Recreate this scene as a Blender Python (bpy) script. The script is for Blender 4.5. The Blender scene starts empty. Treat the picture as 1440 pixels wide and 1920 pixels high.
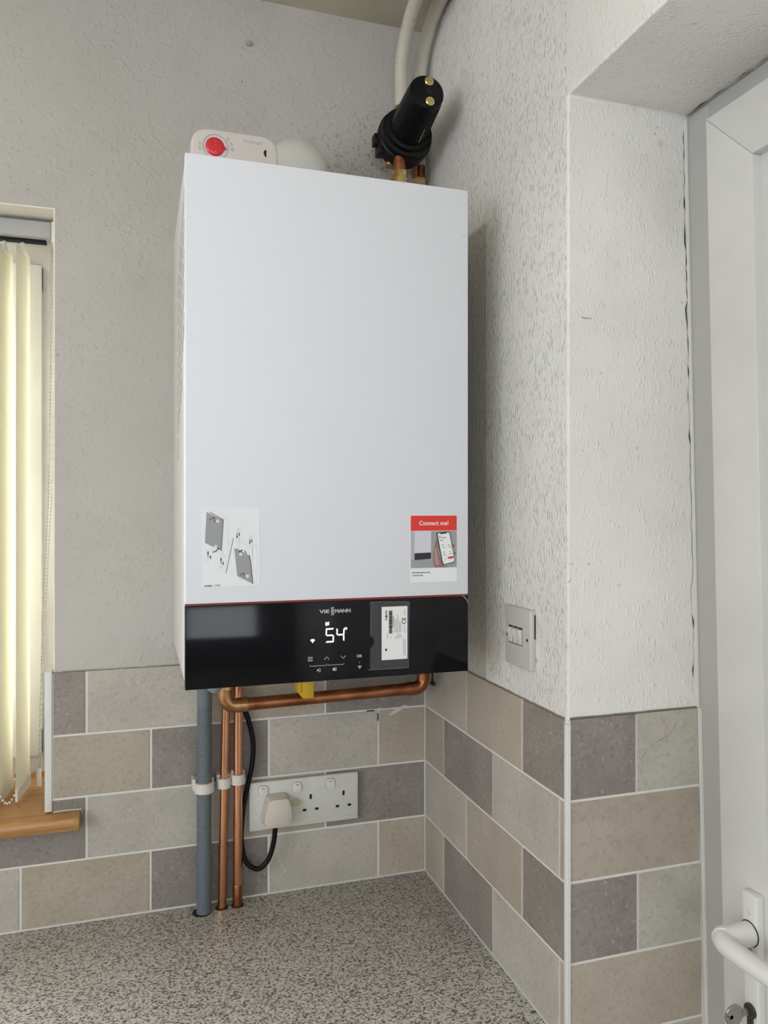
import bpy, bmesh, math, random
from mathutils import Vector, Matrix
random.seed(7)
S = bpy.context.scene
COL = S.collection

# ------------------------------------------------------------------ camera, world, lights, exposure
cam_d = bpy.data.cameras.new('camera')
cam_d.sensor_fit = 'VERTICAL'
cam_d.sensor_height = 24.0
cam_d.lens = 24.0 * 1451.0 / 1920.0
cam_d.shift_y = -8.0 / 1920.0
cam_d.clip_start = 0.01
cam = bpy.data.objects.new('camera', cam_d)
COL.objects.link(cam)
cam.location = (0, 0, 1.6)
cam.rotation_euler = (math.radians(90), 0, -math.atan(463 / 1451.0))
S.camera = cam

S.view_settings.view_transform = 'Standard'
S.view_settings.look = 'None'
S.view_settings.gamma = 1.0
S.view_settings.use_curve_mapping = False
S.view_settings.exposure = -0.55

world = bpy.data.worlds.new('overcast_sky')
S.world = world
world.use_nodes = True
wb = world.node_tree.nodes['Background']
wb.inputs[0].default_value = (0.93, 0.97, 1.0, 1)
wb.inputs[1].default_value = 2.5


def area(name, loc, rot, sx, sy, power, col):
    d = bpy.data.lights.new(name, 'AREA')
    d.shape = 'RECTANGLE'
    d.size, d.size_y, d.energy, d.color = sx, sy, power, col
    o = bpy.data.objects.new(name, d)
    COL.objects.link(o)
    o.location, o.rotation_euler = loc, rot
    return o


# daylight through the left-wall and near windows, plus an added frontal fill at the rear
area('daylight_side_window', (-1.98, -0.80, 1.82), (0, math.radians(-90), 0), 1.15, 1.9, 42, (0.85, 0.90, 1.0))
area('added_rear_fill', (-0.55, -2.48, 1.72), (math.radians(90), 0, 0), 1.0, 1.15, 24, (0.86, 0.905, 1.0))
area('daylight_near_window', (-0.75, 2.25, 1.45), (math.radians(-90), 0, 0), 2.0, 1.6, 480, (0.86, 0.91, 1.0))

# ------------------------------------------------------------------ constants (metres)
YB = 1.402        # plaster face of the back wall
YT = 1.396        # tile face of the back wall
XR = 0.5310       # plaster face of the right wall
XT = 0.5285       # tile face of the right wall
YC = 0.8808       # face of the door reveal (return)
ZC = 2.518        # ceiling
ZW = 0.902        # worktop
ZS = 2.135        # door soffit
XL, YREAR = -1.9, -2.4
ROWS = [1.3240, 1.2185, 1.1130, 1.0075, 0.9020, 0.7965]


# ------------------------------------------------------------------ materials
def mat(name, col, rough=0.5, metal=0.0, spec=0.5, coat=0.0, trans=0.0, alpha=1.0, emit=None):
    m = bpy.data.materials.new(name)
    m.use_nodes = True
    b = m.node_tree.nodes['Principled BSDF']
    b.inputs['Base Color'].default_value = (*col, 1)
    b.inputs['Roughness'].default_value = rough
    b.inputs['Metallic'].default_value = metal
    b.inputs['Specular IOR Level'].default_value = spec
    b.inputs['Coat Weight'].default_value = coat
    b.inputs['Transmission Weight'].default_value = trans
    b.inputs['Alpha'].default_value = alpha
    if emit:
        b.inputs['Emission Color'].default_value = (*emit[0], 1)
        b.inputs['Emission Strength'].default_value = emit[1]
    return m


class NT:
    """small helper to grow a node tree"""
    def __init__(self, m):
        self.t = m.node_tree
        self.b = self.t.nodes['Principled BSDF']
        self.pos = self.n('ShaderNodeNewGeometry').outputs['Position']

    def n(self, kind, **kw):
        nd = self.t.nodes.new(kind)
        for k, v in kw.items():
            setattr(nd, k, v)
        return nd

    def l(self, a, b):
        self.t.links.new(a, b)

    def scale(self, v):
        m = self.n('ShaderNodeMapping')
        m.inputs['Scale'].default_value = v
        self.l(self.pos, m.inputs['Vector'])
        return m.outputs[0]

    def noise(self, scale, detail=3, rough=0.5, vec=None, dist=0.0):
        nd = self.n('ShaderNodeTexNoise')
        nd.inputs['Scale'].default_value = scale
        nd.inputs['Detail'].default_value = detail
        nd.inputs['Roughness'].default_value = rough
        nd.inputs['Distortion'].default_value = dist
        self.l(vec if vec is not None else self.pos, nd.inputs['Vector'])
        return nd.outputs[0]

    def ramp(self, fac, stops):
        r = self.n('ShaderNodeValToRGB')
        el = r.color_ramp.elements
        while len(el) < len(stops):
            el.new(0.5)
        for e, (p, c) in zip(el, stops):
            e.position = p
            e.color = (*c, 1) if len(c) == 3 else c
        self.l(fac, r.inputs[0])
        return r.outputs[0]

    def math(self, op, a, b=None, clamp=False):
        nd = self.n('ShaderNodeMath', operation=op, use_clamp=clamp)
        for i, v in enumerate((a, b)):
            if v is None:
                continue
            if isinstance(v, (int, float)):
                nd.inputs[i].default_value = v
            else:
                self.l(v, nd.inputs[i])
        return nd.outputs[0]

    def mix(self, fac, a, b, blend='MIX'):
        nd = self.n('ShaderNodeMix', data_type='RGBA', blend_type=blend)
        for i, v in ((0, fac), (6, a), (7, b)):
            if isinstance(v, (int, float)):
                nd.inputs[i].default_value = v
            elif isinstance(v, tuple):
                nd.inputs[i].default_value = (*v, 1)
            else:
                self.l(v, nd.inputs[i])
        return nd.outputs[2]

    def bump(self, h, strength, dist):
        nd = self.n('ShaderNodeBump')
        nd.inputs['Strength'].default_value = strength
        nd.inputs['Distance'].default_value = dist
        self.l(h, nd.inputs['Height'])
        self.l(nd.outputs[0], self.b.inputs['Normal'])

    def color(self, c):
        self.l(c, self.b.inputs['Base Color'])

    def blob(self, c, r, soft):
        """0..1 mask around a point in the room, for stains and patches"""
        v = self.n('ShaderNodeVectorMath', operation='DISTANCE')
        v.inputs[1].default_value = c
        self.l(self.pos, v.inputs[0])
        m = self.n('ShaderNodeMapRange')
        m.inputs['From Min'].default_value = r
        m.inputs['From Max'].default_value = r - soft
        self.l(v.outputs['Value'], m.inputs['Value'])
        return m.outputs[0]


def plaster(name, base, stain_col, relief, patch=False):
    m = mat(name, base, 0.42 if relief == 'chip' else 0.6, spec=0.5)
    t = NT(m)
    big = t.noise(3.2, 3)
    c = t.ramp(big, [(0.3, tuple(v * 0.93 for v in base)), (0.7, tuple(min(1, v * 1.05) for v in base))])
    mid = t.noise(14, 4, 0.6)
    c = t.mix(t.ramp(mid, [(0.52, (0, 0, 0)), (0.75, (0.35, 0.35, 0.35))]), c, stain_col)
    # grime speckle round the old pipework in the corner
    sp = t.noise(150, 2, 0.6)
    spk = t.ramp(sp, [(0.58, (0, 0, 0)), (0.64, (1, 1, 1))])
    zone = t.blob((0.41, 1.40, 2.24), 0.17, 0.13)
    c = t.mix(t.math('MULTIPLY', t.math('MULTIPLY', spk, zone), 0.6), c, (0.16, 0.13, 0.09))
    zone2 = t.blob((0.39, 1.40, 2.24), 0.09, 0.09)
    c = t.mix(t.math('MULTIPLY', zone2, 0.28), c, (0.30, 0.25, 0.18))
    dots = t.ramp(t.noise(130, 1, 0.4), [(0.785, (0, 0, 0)), (0.80, (1, 1, 1))])
    c = t.mix(t.math('MULTIPLY', dots, 0.5), c, (0.15, 0.14, 0.12))
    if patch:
        # darker, browner area with an uneven edge on the right wall beside the boiler
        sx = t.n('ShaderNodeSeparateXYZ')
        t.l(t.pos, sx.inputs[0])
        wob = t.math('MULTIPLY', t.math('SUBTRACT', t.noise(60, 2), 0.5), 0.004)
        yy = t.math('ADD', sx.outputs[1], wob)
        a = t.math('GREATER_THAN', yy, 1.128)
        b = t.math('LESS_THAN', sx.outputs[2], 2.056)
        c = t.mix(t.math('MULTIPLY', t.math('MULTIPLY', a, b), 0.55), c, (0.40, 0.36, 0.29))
    if patch:
        c = t.mix(t.math('MULTIPLY', t.blob((0.674, 0.8808, 2.092), 0.008, 0.006), 0.4), c, (0.42, 0.28, 0.22))
        c = t.mix(t.math('MULTIPLY', t.blob((0.690, 0.8808, 2.02), 0.11, 0.10), 0.25), c, (0.50, 0.47, 0.42))
    t.color(c)
    # wood-chip style relief
    if relief == 'chip':
        v = t.n('ShaderNodeTexVoronoi')
        v.inputs['Scale'].default_value = 1.0
        mp = t.n('ShaderNodeMapping')
        mp.inputs['Scale'].default_value = (240, 240, 110)
        d = t.n('ShaderNodeTexNoise')
        d.inputs['Scale'].default_value = 60
        t.l(t.pos, d.inputs['Vector'])
        addv = t.n('ShaderNodeMix', data_type='VECTOR')
        addv.inputs[0].default_value = 0.008
        t.l(t.pos, addv.inputs[4])
        t.l(d.outputs[1], addv.inputs[5])
        t.l(addv.outputs[1], mp.inputs[0])
        t.l(mp.outputs[0], v.inputs['Vector'])
        chip = t.ramp(v.outputs['Distance'], [(0.10, (1, 1, 1)), (0.55, (0, 0, 0))])
        gate = t.ramp(t.noise(70, 2), [(0.42, (0.15, 0.15, 0.15)), (0.62, (1, 1, 1))])
        h = t.math('ADD', t.math('MULTIPLY', chip, gate), t.math('MULTIPLY', t.noise(220, 3, 0.6), 0.4))
        # the narrow reveal beside the door was skimmed smoother than the main wall
        sp3 = t.n('ShaderNodeSeparateXYZ')
        t.l(t.pos, sp3.inputs[0])
        face = t.math('ADD', t.math('MULTIPLY', t.math('GREATER_THAN', sp3.outputs[1], 0.8845), 0.65), 0.35)
        t.bump(t.math('MULTIPLY', h, face), 1.0, 0.0021)
    else:
        v = t.ramp(t.noise(105, 2, 0.5, dist=0.3), [(0.54, (0, 0, 0)), (0.70, (1, 1, 1))])
        h = t.math('ADD', v, t.math('MULTIPLY', t.noise(240, 2), 0.25))
        h = t.math('MULTIPLY', h, t.ramp(t.noise(9, 2), [(0.3, (0.45, 0.45, 0.45)), (0.65, (1, 1, 1))]))
        t.bump(h, 0.6, 0.0015)
    return m


def tile_mat(name, a, b, dark, speck, pits):
    m = mat(name, a, 0.45, spec=0.25)
    t = NT(m)
    info = t.n('ShaderNodeObjectInfo')
    off = t.n('ShaderNodeVectorMath', operation='SCALE')
    comb = t.n('ShaderNodeCombineXYZ')
    for i in range(3):
        t.l(info.outputs['Random'], comb.inputs[i])
    t.l(comb.outputs[0], off.inputs[0])
    off.inputs['Scale'].default_value = 11.0
    add = t.n('ShaderNodeVectorMath', operation='ADD')
    t.l(t.pos, add.inputs[0])
    t.l(off.outputs[0], add.inputs[1])
    t.pos = add.outputs[0]
    c = t.ramp(t.noise(11, 4, 0.55), [(0.33, a), (0.68, b)])
    fine = t.noise(150, 5, 0.70)
    c = t.mix(t.ramp(fine, [(0.5, (0, 0, 0)), (0.72, (speck,) * 3)]), c, dark)
    lite = t.noise(170, 3, 0.6)
    c = t.mix(t.ramp(lite, [(0.60, (0, 0, 0)), (0.74, (pits,) * 3)]), c, tuple(min(1, v * 1.55) for v in b))
    vein = t.ramp(t.noise(34, 5, 0.65, dist=1.0), [(0.62, (0, 0, 0)), (0.76, (0.22, 0.22, 0.22))])
    c = t.mix(vein, c, dark)
    sc = t.n('ShaderNodeMapRange')
    sc.inputs['To Min'].default_value = 0.93
    sc.inputs['To Max'].default_value = 1.06
    t.l(info.outputs['Random'], sc.inputs['Value'])
    vm = t.n('ShaderNodeVectorMath', operation='SCALE')
    t.l(c, vm.inputs[0])
    t.l(sc.outputs[0], vm.inputs['Scale'])
    t.color(vm.outputs[0])
    t.bump(t.math('ADD', fine, t.math('MULTIPLY', lite, 0.5)), 0.12, 0.0006)
    return m


M = {}
M['plaster_back'] = plaster('painted_plaster_back', (0.50, 0.475, 0.44), (0.42, 0.395, 0.35), 'artex')  # base darker than the right wall, standing in for weaker light back here
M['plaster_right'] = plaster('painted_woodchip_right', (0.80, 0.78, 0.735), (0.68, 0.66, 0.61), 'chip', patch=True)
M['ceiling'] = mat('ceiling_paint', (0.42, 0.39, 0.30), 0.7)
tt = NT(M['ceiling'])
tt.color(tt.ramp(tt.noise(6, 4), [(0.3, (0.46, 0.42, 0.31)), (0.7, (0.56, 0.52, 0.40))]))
M['room_paint'] = mat('room_paint', (0.66, 0.64, 0.59), 0.8)
M['low_bounce'] = mat('low_bounce_dark_paint', (0.24, 0.225, 0.20), 0.7)  # dark tone chosen to cut bounce and reflections from the unseen rear wall
M['floor'] = mat('vinyl_floor', (0.30, 0.27, 0.23), 0.5)
tt = NT(M['floor'])
tt.color(tt.ramp(tt.noise(9, 5), [(0.3, (0.24, 0.21, 0.18)), (0.7, (0.36, 0.33, 0.28))]))
M['tile_beige'] = tile_mat('tile_beige', (0.41, 0.358, 0.285), (0.48, 0.424, 0.345), (0.25, 0.215, 0.165), 0.5, 0.2)
M['tile_light'] = tile_mat('tile_light_grey', (0.435, 0.408, 0.352), (0.515, 0.485, 0.425), (0.25, 0.23, 0.19), 0.5, 0.3)
M['tile_dark'] = tile_mat('tile_taupe', (0.248, 0.218, 0.196), (0.315, 0.28, 0.255), (0.13, 0.115, 0.10), 0.6, 0.75)
M['grout'] = mat('grout', (0.74, 0.72, 0.66), 0.8)
M['trim'] = mat('white_plastic_trim', (0.72, 0.71, 0.68), 0.4)
M['upvc'] = mat('white_upvc', (0.64, 0.63, 0.605), 0.33)
tt = NT(M['upvc'])
tt.color(tt.ramp(tt.noise(5, 4), [(0.35, (0.59, 0.58, 0.55)), (0.6, (0.65, 0.64, 0.61))]))
M['upvc_frame_shaded'] = mat('shade_grey_upvc_frame', (0.45, 0.44, 0.415), 0.4)  # same white uPVC, darkened in colour for the shade of the sash
M['boiler'] = mat('white_enamel', (0.74, 0.755, 0.79), 0.48, spec=0.35)
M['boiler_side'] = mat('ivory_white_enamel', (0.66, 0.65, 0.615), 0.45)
M['glass_black'] = mat('black_glass_panel', (0.003, 0.0035, 0.005), 0.10, spec=0.25)
M['red'] = mat('red_line', (0.20, 0.014, 0.012), 0.35)
M['dark'] = mat('dark_plastic', (0.02, 0.02, 0.022), 0.45)
M['black'] = mat('black_rubber', (0.004, 0.004, 0.0045), 0.42, spec=0.22)
M['hole'] = mat('dark_void', (0.006, 0.006, 0.006), 0.9)
M['paper'] = mat('white_paper_label', (0.82, 0.82, 0.80), 0.55)
M['sticker'] = mat('white_vinyl_sticker', (0.80, 0.815, 0.825), 0.45)
M['ink'] = mat('black_ink', (0.02, 0.02, 0.02), 0.6)
M['ink_grey'] = mat('grey_ink', (0.42, 0.42, 0.42), 0.6)
M['ink_mid'] = mat('mid_grey_ink', (0.33, 0.335, 0.34), 0.6)
M['ink_pale'] = mat('pale_grey_ink', (0.66, 0.66, 0.66), 0.6)
M['sticker_red'] = mat('red_print', (0.72, 0.035, 0.02), 0.4)
M['print_wall'] = mat('print_grey_blue', (0.44, 0.43, 0.50), 0.45)
M['print_wall2'] = mat('print_grey', (0.33, 0.34, 0.335), 0.45)
M['print_light'] = mat('print_light_grey', (0.63, 0.63, 0.68), 0.45)
M['print_skin'] = mat('print_skin', (0.26, 0.16, 0.13), 0.45)
M['print_skin2'] = mat('print_skin_light', (0.40, 0.26, 0.21), 0.45)
M['print_white'] = mat('print_white', (0.84, 0.84, 0.84), 0.45)
M['mark'] = mat('silver_grey_print', (0.36, 0.37, 0.38), 0.5)
M['led'] = mat('lit_display_segment', (0.9, 0.95, 0.9), 0.5, emit=((0.95, 1.0, 0.93), 1.6))
M['led_dim'] = mat('lit_touch_symbol', (0.5, 0.5, 0.5), 0.5, emit=((0.8, 0.85, 0.85), 0.12))
M['film'] = mat('clear_plastic_film', (0.55, 0.57, 0.58), 0.18, alpha=0.05, spec=0.5)
M['film_edge'] = mat('clear_plastic_edge', (0.4, 0.42, 0.43), 0.3, alpha=0.22)
M['copper'] = mat('copper', (0.66, 0.26, 0.125), 0.24, metal=1.0)
tt = NT(M['copper'])
v1 = tt.scale((60, 60, 14))
tt.color(tt.ramp(tt.noise(1.0, 4, 0.6, vec=v1), [(0.30, (0.70, 0.34, 0.19)), (0.5, (0.78, 0.40, 0.23)), (0.8, (0.82, 0.44, 0.265))]))
r = tt.ramp(tt.noise(1.0, 3, 0.6, vec=tt.scale((60, 60, 30))), [(0.35, (0.20, 0.20, 0.20)), (0.7, (0.27, 0.27, 0.27))])
tt.l(r, tt.b.inputs['Roughness'])
M['copper_dull'] = mat('dull_copper', (0.42, 0.17, 0.08), 0.32, metal=1.0)
tt = NT(M['copper_dull'])
tt.color(tt.ramp(tt.noise(28, 4, 0.6), [(0.34, (0.27, 0.095, 0.045)), (0.68, (0.52, 0.215, 0.105))]))
M['brass'] = mat('brass', (0.58, 0.39, 0.15), 0.3, metal=1.0)
tt = NT(M['brass'])
tt.color(tt.ramp(tt.noise(60, 3), [(0.35, (0.42, 0.27, 0.11)), (0.65, (0.70, 0.50, 0.22))]))
M['brass_bright'] = mat('polished_brass', (0.86, 0.66, 0.33), 0.25, metal=1.0)
M['copper_brass'] = mat('heated_copper', (0.52, 0.26, 0.12), 0.3, metal=1.0)
tt = NT(M['copper_brass'])
tt.color(tt.ramp(tt.noise(45, 3), [(0.35, (0.40, 0.19, 0.085)), (0.65, (0.60, 0.37, 0.18))]))
M['pipe_paint'] = mat('cream_painted_pipe', (0.60, 0.56, 0.45), 0.45)
tt = NT(M['pipe_paint'])
c_ = tt.ramp(tt.noise(12, 3), [(0.35, (0.52, 0.485, 0.39)), (0.65, (0.62, 0.585, 0.49))])
c_ = tt.mix(tt.ramp(tt.noise(70, 2), [(0.64, (0, 0, 0)), (0.72, (0.6, 0.6, 0.6))]), c_, (0.25, 0.20, 0.12))
tt.color(c_)
M['conduit'] = mat('grey_conduit', (0.145, 0.168, 0.190), 0.36)
M['clip'] = mat('white_clip', (0.66, 0.63, 0.58), 0.4)
M['yellow'] = mat('yellow_plastic', (0.62, 0.38, 0.015), 0.4)
M['socket'] = mat('white_socket_plastic', (0.66, 0.655, 0.61), 0.35)
tt = NT(M['socket'])
tt.color(tt.ramp(tt.noise(22, 4, 0.6), [(0.38, (0.62, 0.615, 0.57)), (0.7, (0.69, 0.685, 0.65))]))
M['rocker'] = mat('white_rocker_plastic', (0.70, 0.69, 0.65), 0.3)
M['rocker_red'] = mat('red_rocker_mark', (0.62, 0.14, 0.09), 0.5)
M['plug'] = mat('beige_white_plug', (0.60, 0.54, 0.46), 0.4)
M['glue'] = mat('yellowed_glue_residue', (0.52, 0.50, 0.31), 0.6)
M['switch'] = mat('switch_plastic', (0.56, 0.545, 0.52), 0.35)
M['alarm'] = mat('alarm_plastic', (0.62, 0.575, 0.545), 0.4)
M['alarm_red'] = mat('alarm_red_button', (0.62, 0.012, 0.022), 0.28, coat=0.3)
M['flue'] = mat('white_flue_plastic', (0.64, 0.64, 0.60), 0.35)
M['wood'] = mat('oak_sill', (0.42, 0.21, 0.07), 0.35)
tt = NT(M['wood'])
g_ = tt.noise(1.0, 5, 0.6, vec=tt.scale((7, 120, 160)), dist=0.6)
tt.color(tt.ramp(g_, [(0.30, (0.30, 0.135, 0.040)), (0.52, (0.43, 0.215, 0.070)), (0.75, (0.52, 0.28, 0.10))]))
M['wood_cap'] = mat('sill_end_cap', (0.36, 0.22, 0.055), 0.4)
M['chrome'] = mat('worn_nickel', (0.42, 0.40, 0.37), 0.3, metal=1.0)
M['silicone'] = mat('sealant', (0.62, 0.61, 0.57), 0.45)
M['cabinet'] = mat('cabinet_front', (0.62, 0.58, 0.50), 0.4)

# translucent blind vane
mv = bpy.data.materials.new('cream_fabric_vane')
mv.use_nodes = True
nt = mv.node_tree
pb = nt.nodes['Principled BSDF']
pb.inputs['Base Color'].default_value = (0.82, 0.785, 0.65, 1)
pb.inputs['Roughness'].default_value = 0.8
tr = nt.nodes.new('ShaderNodeBsdfTranslucent')
tr.inputs[0].default_value = (0.90, 0.87, 0.73, 1)
mx = nt.nodes.new('ShaderNodeMixShader')
mx.inputs[0].default_value = 0.33
nt.links.new(pb.outputs[0], mx.inputs[1])
nt.links.new(tr.outputs[0], mx.inputs[2])
nt.links.new(mx.outputs[0], nt.nodes['Material Output'].inputs[0])
M['vane'] = mv
M['vane_white'] = mat('white_bead_plastic', (0.74, 0.72, 0.66), 0.4)

# window glass
mg = bpy.data.materials.new('window_glass')
mg.use_nodes = True
nt = mg.node_tree
nt.nodes.remove(nt.nodes['Principled BSDF'])
ta = nt.nodes.new('ShaderNodeBsdfTransparent')
gl = nt.nodes.new('ShaderNodeBsdfGlossy')
gl.inputs['Roughness'].default_value = 0.02
mx = nt.nodes.new('ShaderNodeMixShader')
mx.inputs[0].default_value = 0.06
nt.links.new(ta.outputs[0], mx.inputs[1])
nt.links.new(gl.outputs[0], mx.inputs[2])
nt.links.new(mx.outputs[0], nt.nodes['Material Output'].inputs[0])
M['glass'] = mg

# speckled laminate worktop
mw = mat('speckled_grey_laminate', (0.4, 0.38, 0.35), 0.36, spec=0.4)
tt = NT(mw)
f1 = tt.noise(1.0, 2, 0.55, vec=tt.scale((270, 380, 300)))
c_ = tt.ramp(f1, [(0.36, (0.07, 0.066, 0.06)), (0.43, (0.27, 0.255, 0.23)), (0.49, (0.58, 0.55, 0.51)), (0.62, (0.74, 0.71, 0.67))])
f2 = tt.noise(120, 3, 0.6)
c_ = tt.mix(tt.ramp(f2, [(0.5, (0, 0, 0)), (0.7, (0.3, 0.3, 0.3))]), c_, (0.32, 0.29, 0.255))
tt.color(c_)
M['worktop'] = mw


# ------------------------------------------------------------------ mesh builder
class MB:
    def __init__(self):
        self.v, self.f = [], []

    def add(self, vs, fs):
        o = len(self.v)
        self.v += [tuple(p) for p in vs]
        self.f += [tuple(i + o for i in f) for f in fs]
        return self

    def box(self, x0, x1, y0, y1, z0, z1):
        vs = [(x0, y0, z0), (x1, y0, z0), (x1, y1, z0), (x0, y1, z0), (x0, y0, z1), (x1, y0, z1), (x1, y1, z1), (x0, y1, z1)]
        return self.add(vs, [(0, 3, 2, 1), (4, 5, 6, 7), (0, 1, 5, 4), (1, 2, 6, 5), (2, 3, 7, 6), (3, 0, 4, 7)])

    def bbox(self, x0, x1, y0, y1, z0, z1, w, seg=2):
        bm = bmesh.new()
        bmesh.ops.create_cube(bm, size=1)
        for p in bm.verts:
            p.co = Vector((x0 + (p.co.x + .5) * (x1 - x0), y0 + (p.co.y + .5) * (y1 - y0), z0 + (p.co.z + .5) * (z1 - z0)))
        bmesh.ops.bevel(bm, geom=bm.edges[:], offset=w, segments=seg, profile=0.5, affect='EDGES')
        return self.frombm(bm)

    def frombm(self, bm):
        bm.verts.index_update()
        vs = [p.co.copy() for p in bm.verts]
        fs = [[q.index for q in f.verts] for f in bm.faces]
        bm.free()
        return self.add(vs, fs)

    def prism(self, poly, y0, y1, axis='Y', bev=0.0, seg=2):
        """polygon given in (X,Z) for axis Y, (Y,Z) for axis X, (X,Y) for axis Z; extruded y0..y1"""
        def P(a, b, d):
            return {'Y': (a, d, b), 'X': (d, a, b), 'Z': (a, b, d)}[axis]
        bm = bmesh.new()
        lo = [bm.verts.new(P(a, b, y0)) for a, b in poly]
        hi = [bm.verts.new(P(a, b, y1)) for a, b in poly]
        n = len(poly)
        bm.faces.new(lo[::-1])
        bm.faces.new(hi)
        for i in range(n):
            bm.faces.new((lo[i], lo[(i + 1) % n], hi[(i + 1) % n], hi[i]))
        bmesh.ops.recalc_face_normals(bm, faces=bm.faces[:])
        if bev:
            bmesh.ops.bevel(bm, geom=[e for e in bm.edges if e.calc_face_angle(0) > 0.6], offset=bev, segments=seg, profile=0.5, affect='EDGES')
        return self.frombm(bm)

    def tube(self, pts, rad, n=14, caps=True, ribs=None):
        pts = [Vector(p) for p in pts]
        rads = rad if isinstance(rad, (list, tuple)) else [rad] * len(pts)
        rings, up = [], None
        for i, p in enumerate(pts):
            a = pts[max(i - 1, 0)]
            b = pts[min(i + 1, len(pts) - 1)]
            d = (b - a).normalized()
            if up is None:
                up = Vector((0, 1, 0)) if abs(d.y) < 0.9 else Vector((1, 0, 0))
            up = (up - d * up.dot(d)).normalized()
            w = d.cross(up)
            rings.append([p + (up * math.cos(2 * math.pi * k / n) + w * math.sin(2 * math.pi * k / n)) * rads[i] for k in range(n)])
        vs = [q for r_ in rings for q in r_]
        fs = []
        for i in range(len(rings) - 1):
            for k in range(n):
                k2 = (k + 1) % n
                fs.append((i * n + k, i * n + k2, (i + 1) * n + k2, (i + 1) * n + k))
        if caps:
            fs.append(tuple(range(n))[::-1])
            fs.append(tuple((len(rings) - 1) * n + k for k in range(n)))
        return self.add(vs, fs)

    def lathe(self, origin, axis, prof, n=24):
        """prof: list of (distance along axis, radius)"""
        o, d = Vector(origin), Vector(axis).normalized()
        up = Vector((0, 0, 1)) if abs(d.z) < 0.9 else Vector((1, 0, 0))
        up = (up - d * up.dot(d)).normalized()
        w = d.cross(up)
        vs, fs = [], []
        for a, r_ in prof:
            for k in range(n):
                t = 2 * math.pi * k / n
                vs.append(o + d * a + (up * math.cos(t) + w * math.sin(t)) * r_)
        for i in range(len(prof) - 1):
            for k in range(n):
                k2 = (k + 1) % n
                fs.append((i * n + k, i * n + k2, (i + 1) * n + k2, (i + 1) * n + k))
        fs.append(tuple(range(n))[::-1])
        fs.append(tuple((len(prof) - 1) * n + k for k in range(n)))
        return self.add(vs, fs)

    def sphere(self, c, r_, n=8, m=5):
        c = Vector(c)
        prof = [(-r_ * math.cos(math.pi * i / m), max(1e-5, r_ * math.sin(math.pi * i / m))) for i in range(m + 1)]
        return self.lathe(c, (0, 0, 1), prof, n)

    def torus(self, c, axis, R, r_, n=28, m=8, scale=None):
        d = Vector(axis).normalized()
        up = Vector((0, 0, 1)) if abs(d.z) < 0.9 else Vector((1, 0, 0))
        up = (up - d * up.dot(d)).normalized()
        w = d.cross(up)
        c = Vector(c)
        vs, fs = [], []
        for i in range(n):
            t = 2 * math.pi * i / n
            e = up * math.cos(t) + w * math.sin(t)
            for k in range(m):
                q = 2 * math.pi * k / m
                vs.append(c + e * (R + r_ * math.cos(q)) + d * (r_ * math.sin(q)))
        for i in range(n):
            for k in range(m):
                fs.append((i * m + k, ((i + 1) % n) * m + k, ((i + 1) % n) * m + (k + 1) % m, i * m + (k + 1) % m))
        return self.add(vs, fs)

    def mesh(self, name, m):
        me = bpy.data.meshes.new(name)
        me.from_pydata(self.v, [], self.f)
        bm = bmesh.new()
        bm.from_mesh(me)
        bmesh.ops.recalc_face_normals(bm, faces=bm.faces[:])
        bm.to_mesh(me)
        bm.free()
        me.materials.append(m)
        me.shade_smooth()
        me.set_sharp_from_angle(angle=math.radians(38))
        return me

    def build(self, name, m, parent=None):
        return link(name, self.mesh(name, M[m] if isinstance(m, str) else m), parent)


def link(name, me, parent=None):
    o = bpy.data.objects.new(name, me)
    COL.objects.link(o)
    if parent is not None:
        o.parent = parent
        o.matrix_parent_inverse = parent.matrix_basis.inverted()
    return o


def thing(name, label, cat, loc, group=None):
    o = bpy.data.objects.new(name, None)
    o.empty_display_size = 0.02
    COL.objects.link(o)
    o.location = loc
    return tag(o, label, cat, group)


def tag(o, label, cat, group=None):
    o['label'] = label
    o['category'] = cat
    if group:
        o['group'] = group
    return o


def struct(o, label=None):
    o['kind'] = 'structure'
    if label:
        o['label'] = label
    return o


def text_polys(s, size, x, y, z, mb_target=None, align='CENTER', bold=0.0, face='-Y', sx=1.0, rot=0.0, depth=0.00012):
    """solid lettering as mesh data, standing on a surface that faces -Y"""
    cu = bpy.data.curves.new('lettering', 'FONT')
    cu.body = s
    cu.size = size
    cu.align_x = align
    cu.align_y = 'CENTER'
    cu.extrude = depth
    cu.offset = bold
    cu.resolution_u = 3
    ob = bpy.data.objects.new('lettering', cu)
    COL.objects.link(ob)
    dg = bpy.context.evaluated_depsgraph_get()
    me = bpy.data.meshes.new_from_object(ob.evaluated_get(dg))
    cr, sr = math.cos(rot), math.sin(rot)
    vs = []
    for v in me.vertices:
        a, b = v.co.x * sx, v.co.y
        a, b = a * cr - b * sr, a * sr + b * cr
        vs.append((x + a, y - v.co.z, z + b) if face == '-Y' else (x - v.co.z, y - a, z + b))
    fs = [tuple(p.vertices) for p in me.polygons]
    bpy.data.objects.remove(ob)
    bpy.data.meshes.remove(me)
    bpy.data.curves.remove(cu)
    t = mb_target if mb_target is not None else MB()
    t.add(vs, fs)
    return t


def smooth_path(pts, sub=8):
    """Catmull-Rom through points"""
    P = [Vector(p) for p in pts]
    P = [P[0] * 2 - P[1]] + P + [P[-1] * 2 - P[-2]]
    out = []
    for i in range(1, len(P) - 2):
        a, b, c, d = P[i - 1:i + 3]
        for k in range(sub):
            t = k / sub
            out.append(0.5 * ((2 * b) + (c - a) * t + (2 * a - 5 * b + 4 * c - d) * t * t + (3 * b - a - 3 * c + d) * t ** 3))
    out.append(P[-2])
    return out


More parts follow.
